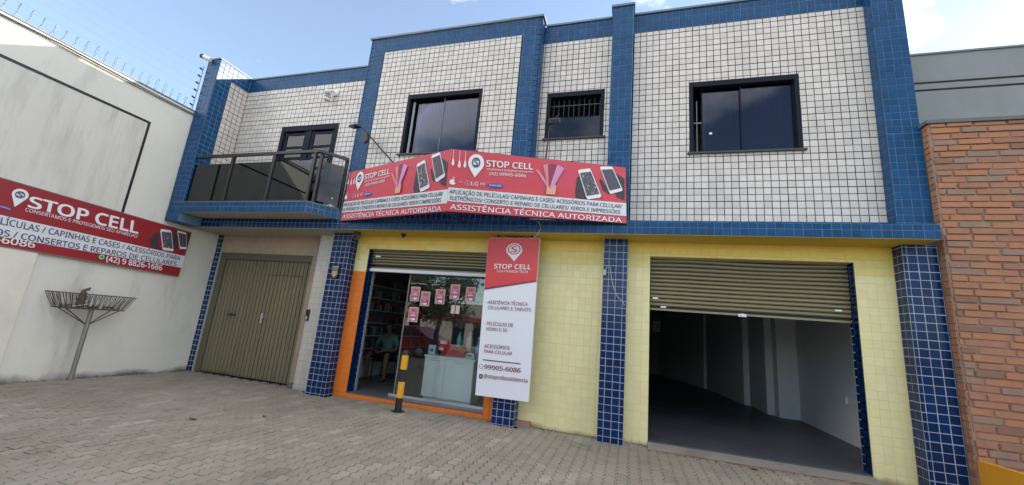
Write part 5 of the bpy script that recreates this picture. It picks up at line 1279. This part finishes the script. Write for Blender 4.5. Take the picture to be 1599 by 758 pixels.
for sx in (-1, 1):
    k = limb([(v(sx*0.95, 0.3, -25.25), 0.85)], 0)
    kn = (v(sx*2.3, -3.1, -25.1))
    k = limb([(v(sx*1.6, -1.4, -25.15), 0.8), (kn, 0.56), (v(sx*2.25, -3.0, -26.7), 0.52), (v(sx*2.1, -2.7, -28.3), 0.4), (v(sx*2.05, -2.6, -29.55), 0.33), (v(sx*2.2, -3.3, -29.75), 0.3), (v(sx*2.35, -4.2, -29.85), 0.24)], k)
    k = limb([(v(sx*1.75, 0.45, -21.4), 0.52), (v(sx*2.25, 0.3, -22.6), 0.44), (v(sx*2.55, -0.2, -24.0), 0.36), (v(sx*1.6, -1.7, -24.1), 0.31), (v(sx*0.75, -2.5, -24.2), 0.24)], 3)
    hand = k
    for f_ in range(4):
        dx_ = -sx*0.22; yy = -2.62-0.1*f_
        limb([(v(sx*0.55-sx*0.02*f_, -2.62-0.13*f_, -24.2-0.10*f_), 0.1), (v(sx*0.22, -2.8-0.12*f_, -24.3-0.12*f_), 0.085), (v(-sx*(0.02), -2.75-0.1*f_, -24.5-0.13*f_), 0.07)], hand)
    limb([(v(sx*0.6, -2.35, -23.95), 0.1), (v(sx*0.3, -2.55, -23.85), 0.085)], hand)
skin_mesh('body', chain, SKIN, mn)
sh_ = [(v(0, 0.6, -25.0), (1.42, 1.12), None), (v(0, 0.6, -23.8), (1.38, 1.02), 0), (v(0, 0.5, -22.3), (1.6, 1.05), 1), (v(0, 0.45, -21.2), (1.35, 0.85), 2), (v(0, 0.4, -20.85), (0.7, 0.62), 3)]
for sx in (-1, 1):
    n0 = len(sh_); sh_.append((v(sx*1.75, 0.45, -21.4), 0.68, 3)); sh_.append((v(sx*2.2, 0.3, -22.5), 0.6, n0)); sh_.append((v(sx*2.42, 0.1, -23.3), 0.58, n0+1))
skin_mesh('shirt', sh_, SHIRT, mn)
so2 = [(v(0, 0.6, -25.35), (1.4, 1.1), None)]
for sx in (-1, 1):
    n0 = len(so2); so2.append((v(sx*0.95, 0.3, -25.25), 0.98, 0)); so2.append((v(sx*1.6, -1.4, -25.15), 0.95, n0)); so2.append((v(sx*2.2, -2.85, -25.12), 0.78, n0+1))
skin_mesh('shorts', so2, SHORTS, mn)
G().ball(v(0, 0.3, -18.65), 0.78, 0.88, 0.72, 14, 10).build('hair', HAIR, mn, True)
g = G(); g.ball(v(0, -0.66, -19.42), 0.13, 0.2, 0.17, 8, 6); g.ball(v(0.72, 0.2, -19.35), 0.1, 0.18, 0.24, 8, 6); g.ball(v(-0.72, 0.2, -19.35), 0.1, 0.18, 0.24, 8, 6); g.build('nose_and_ears', SKIN, mn, True)
g = G(); g.ball(v(0.25, -0.58, -19.18), 0.1, 0.08, 0.06, 8, 6); g.ball(v(-0.25, -0.58, -19.18), 0.1, 0.08, 0.06, 8, 6); g.box(v(-0.2, -0.66, -19.82), v(0.2, -0.55, -19.78)); g.build('eyes_and_mouth', HAIR, mn, True)
for sx in (-1, 1): G().prism([v(sx*2.2-0.38, -2.4, SF), v(sx*2.2+0.38, -2.4, SF), v(sx*2.4+0.38, -4.4, SF), v(sx*2.4-0.38, -4.4, SF)], (0, 0, 0.14)).build('sandal', DARK, mn)

lay_pieces()
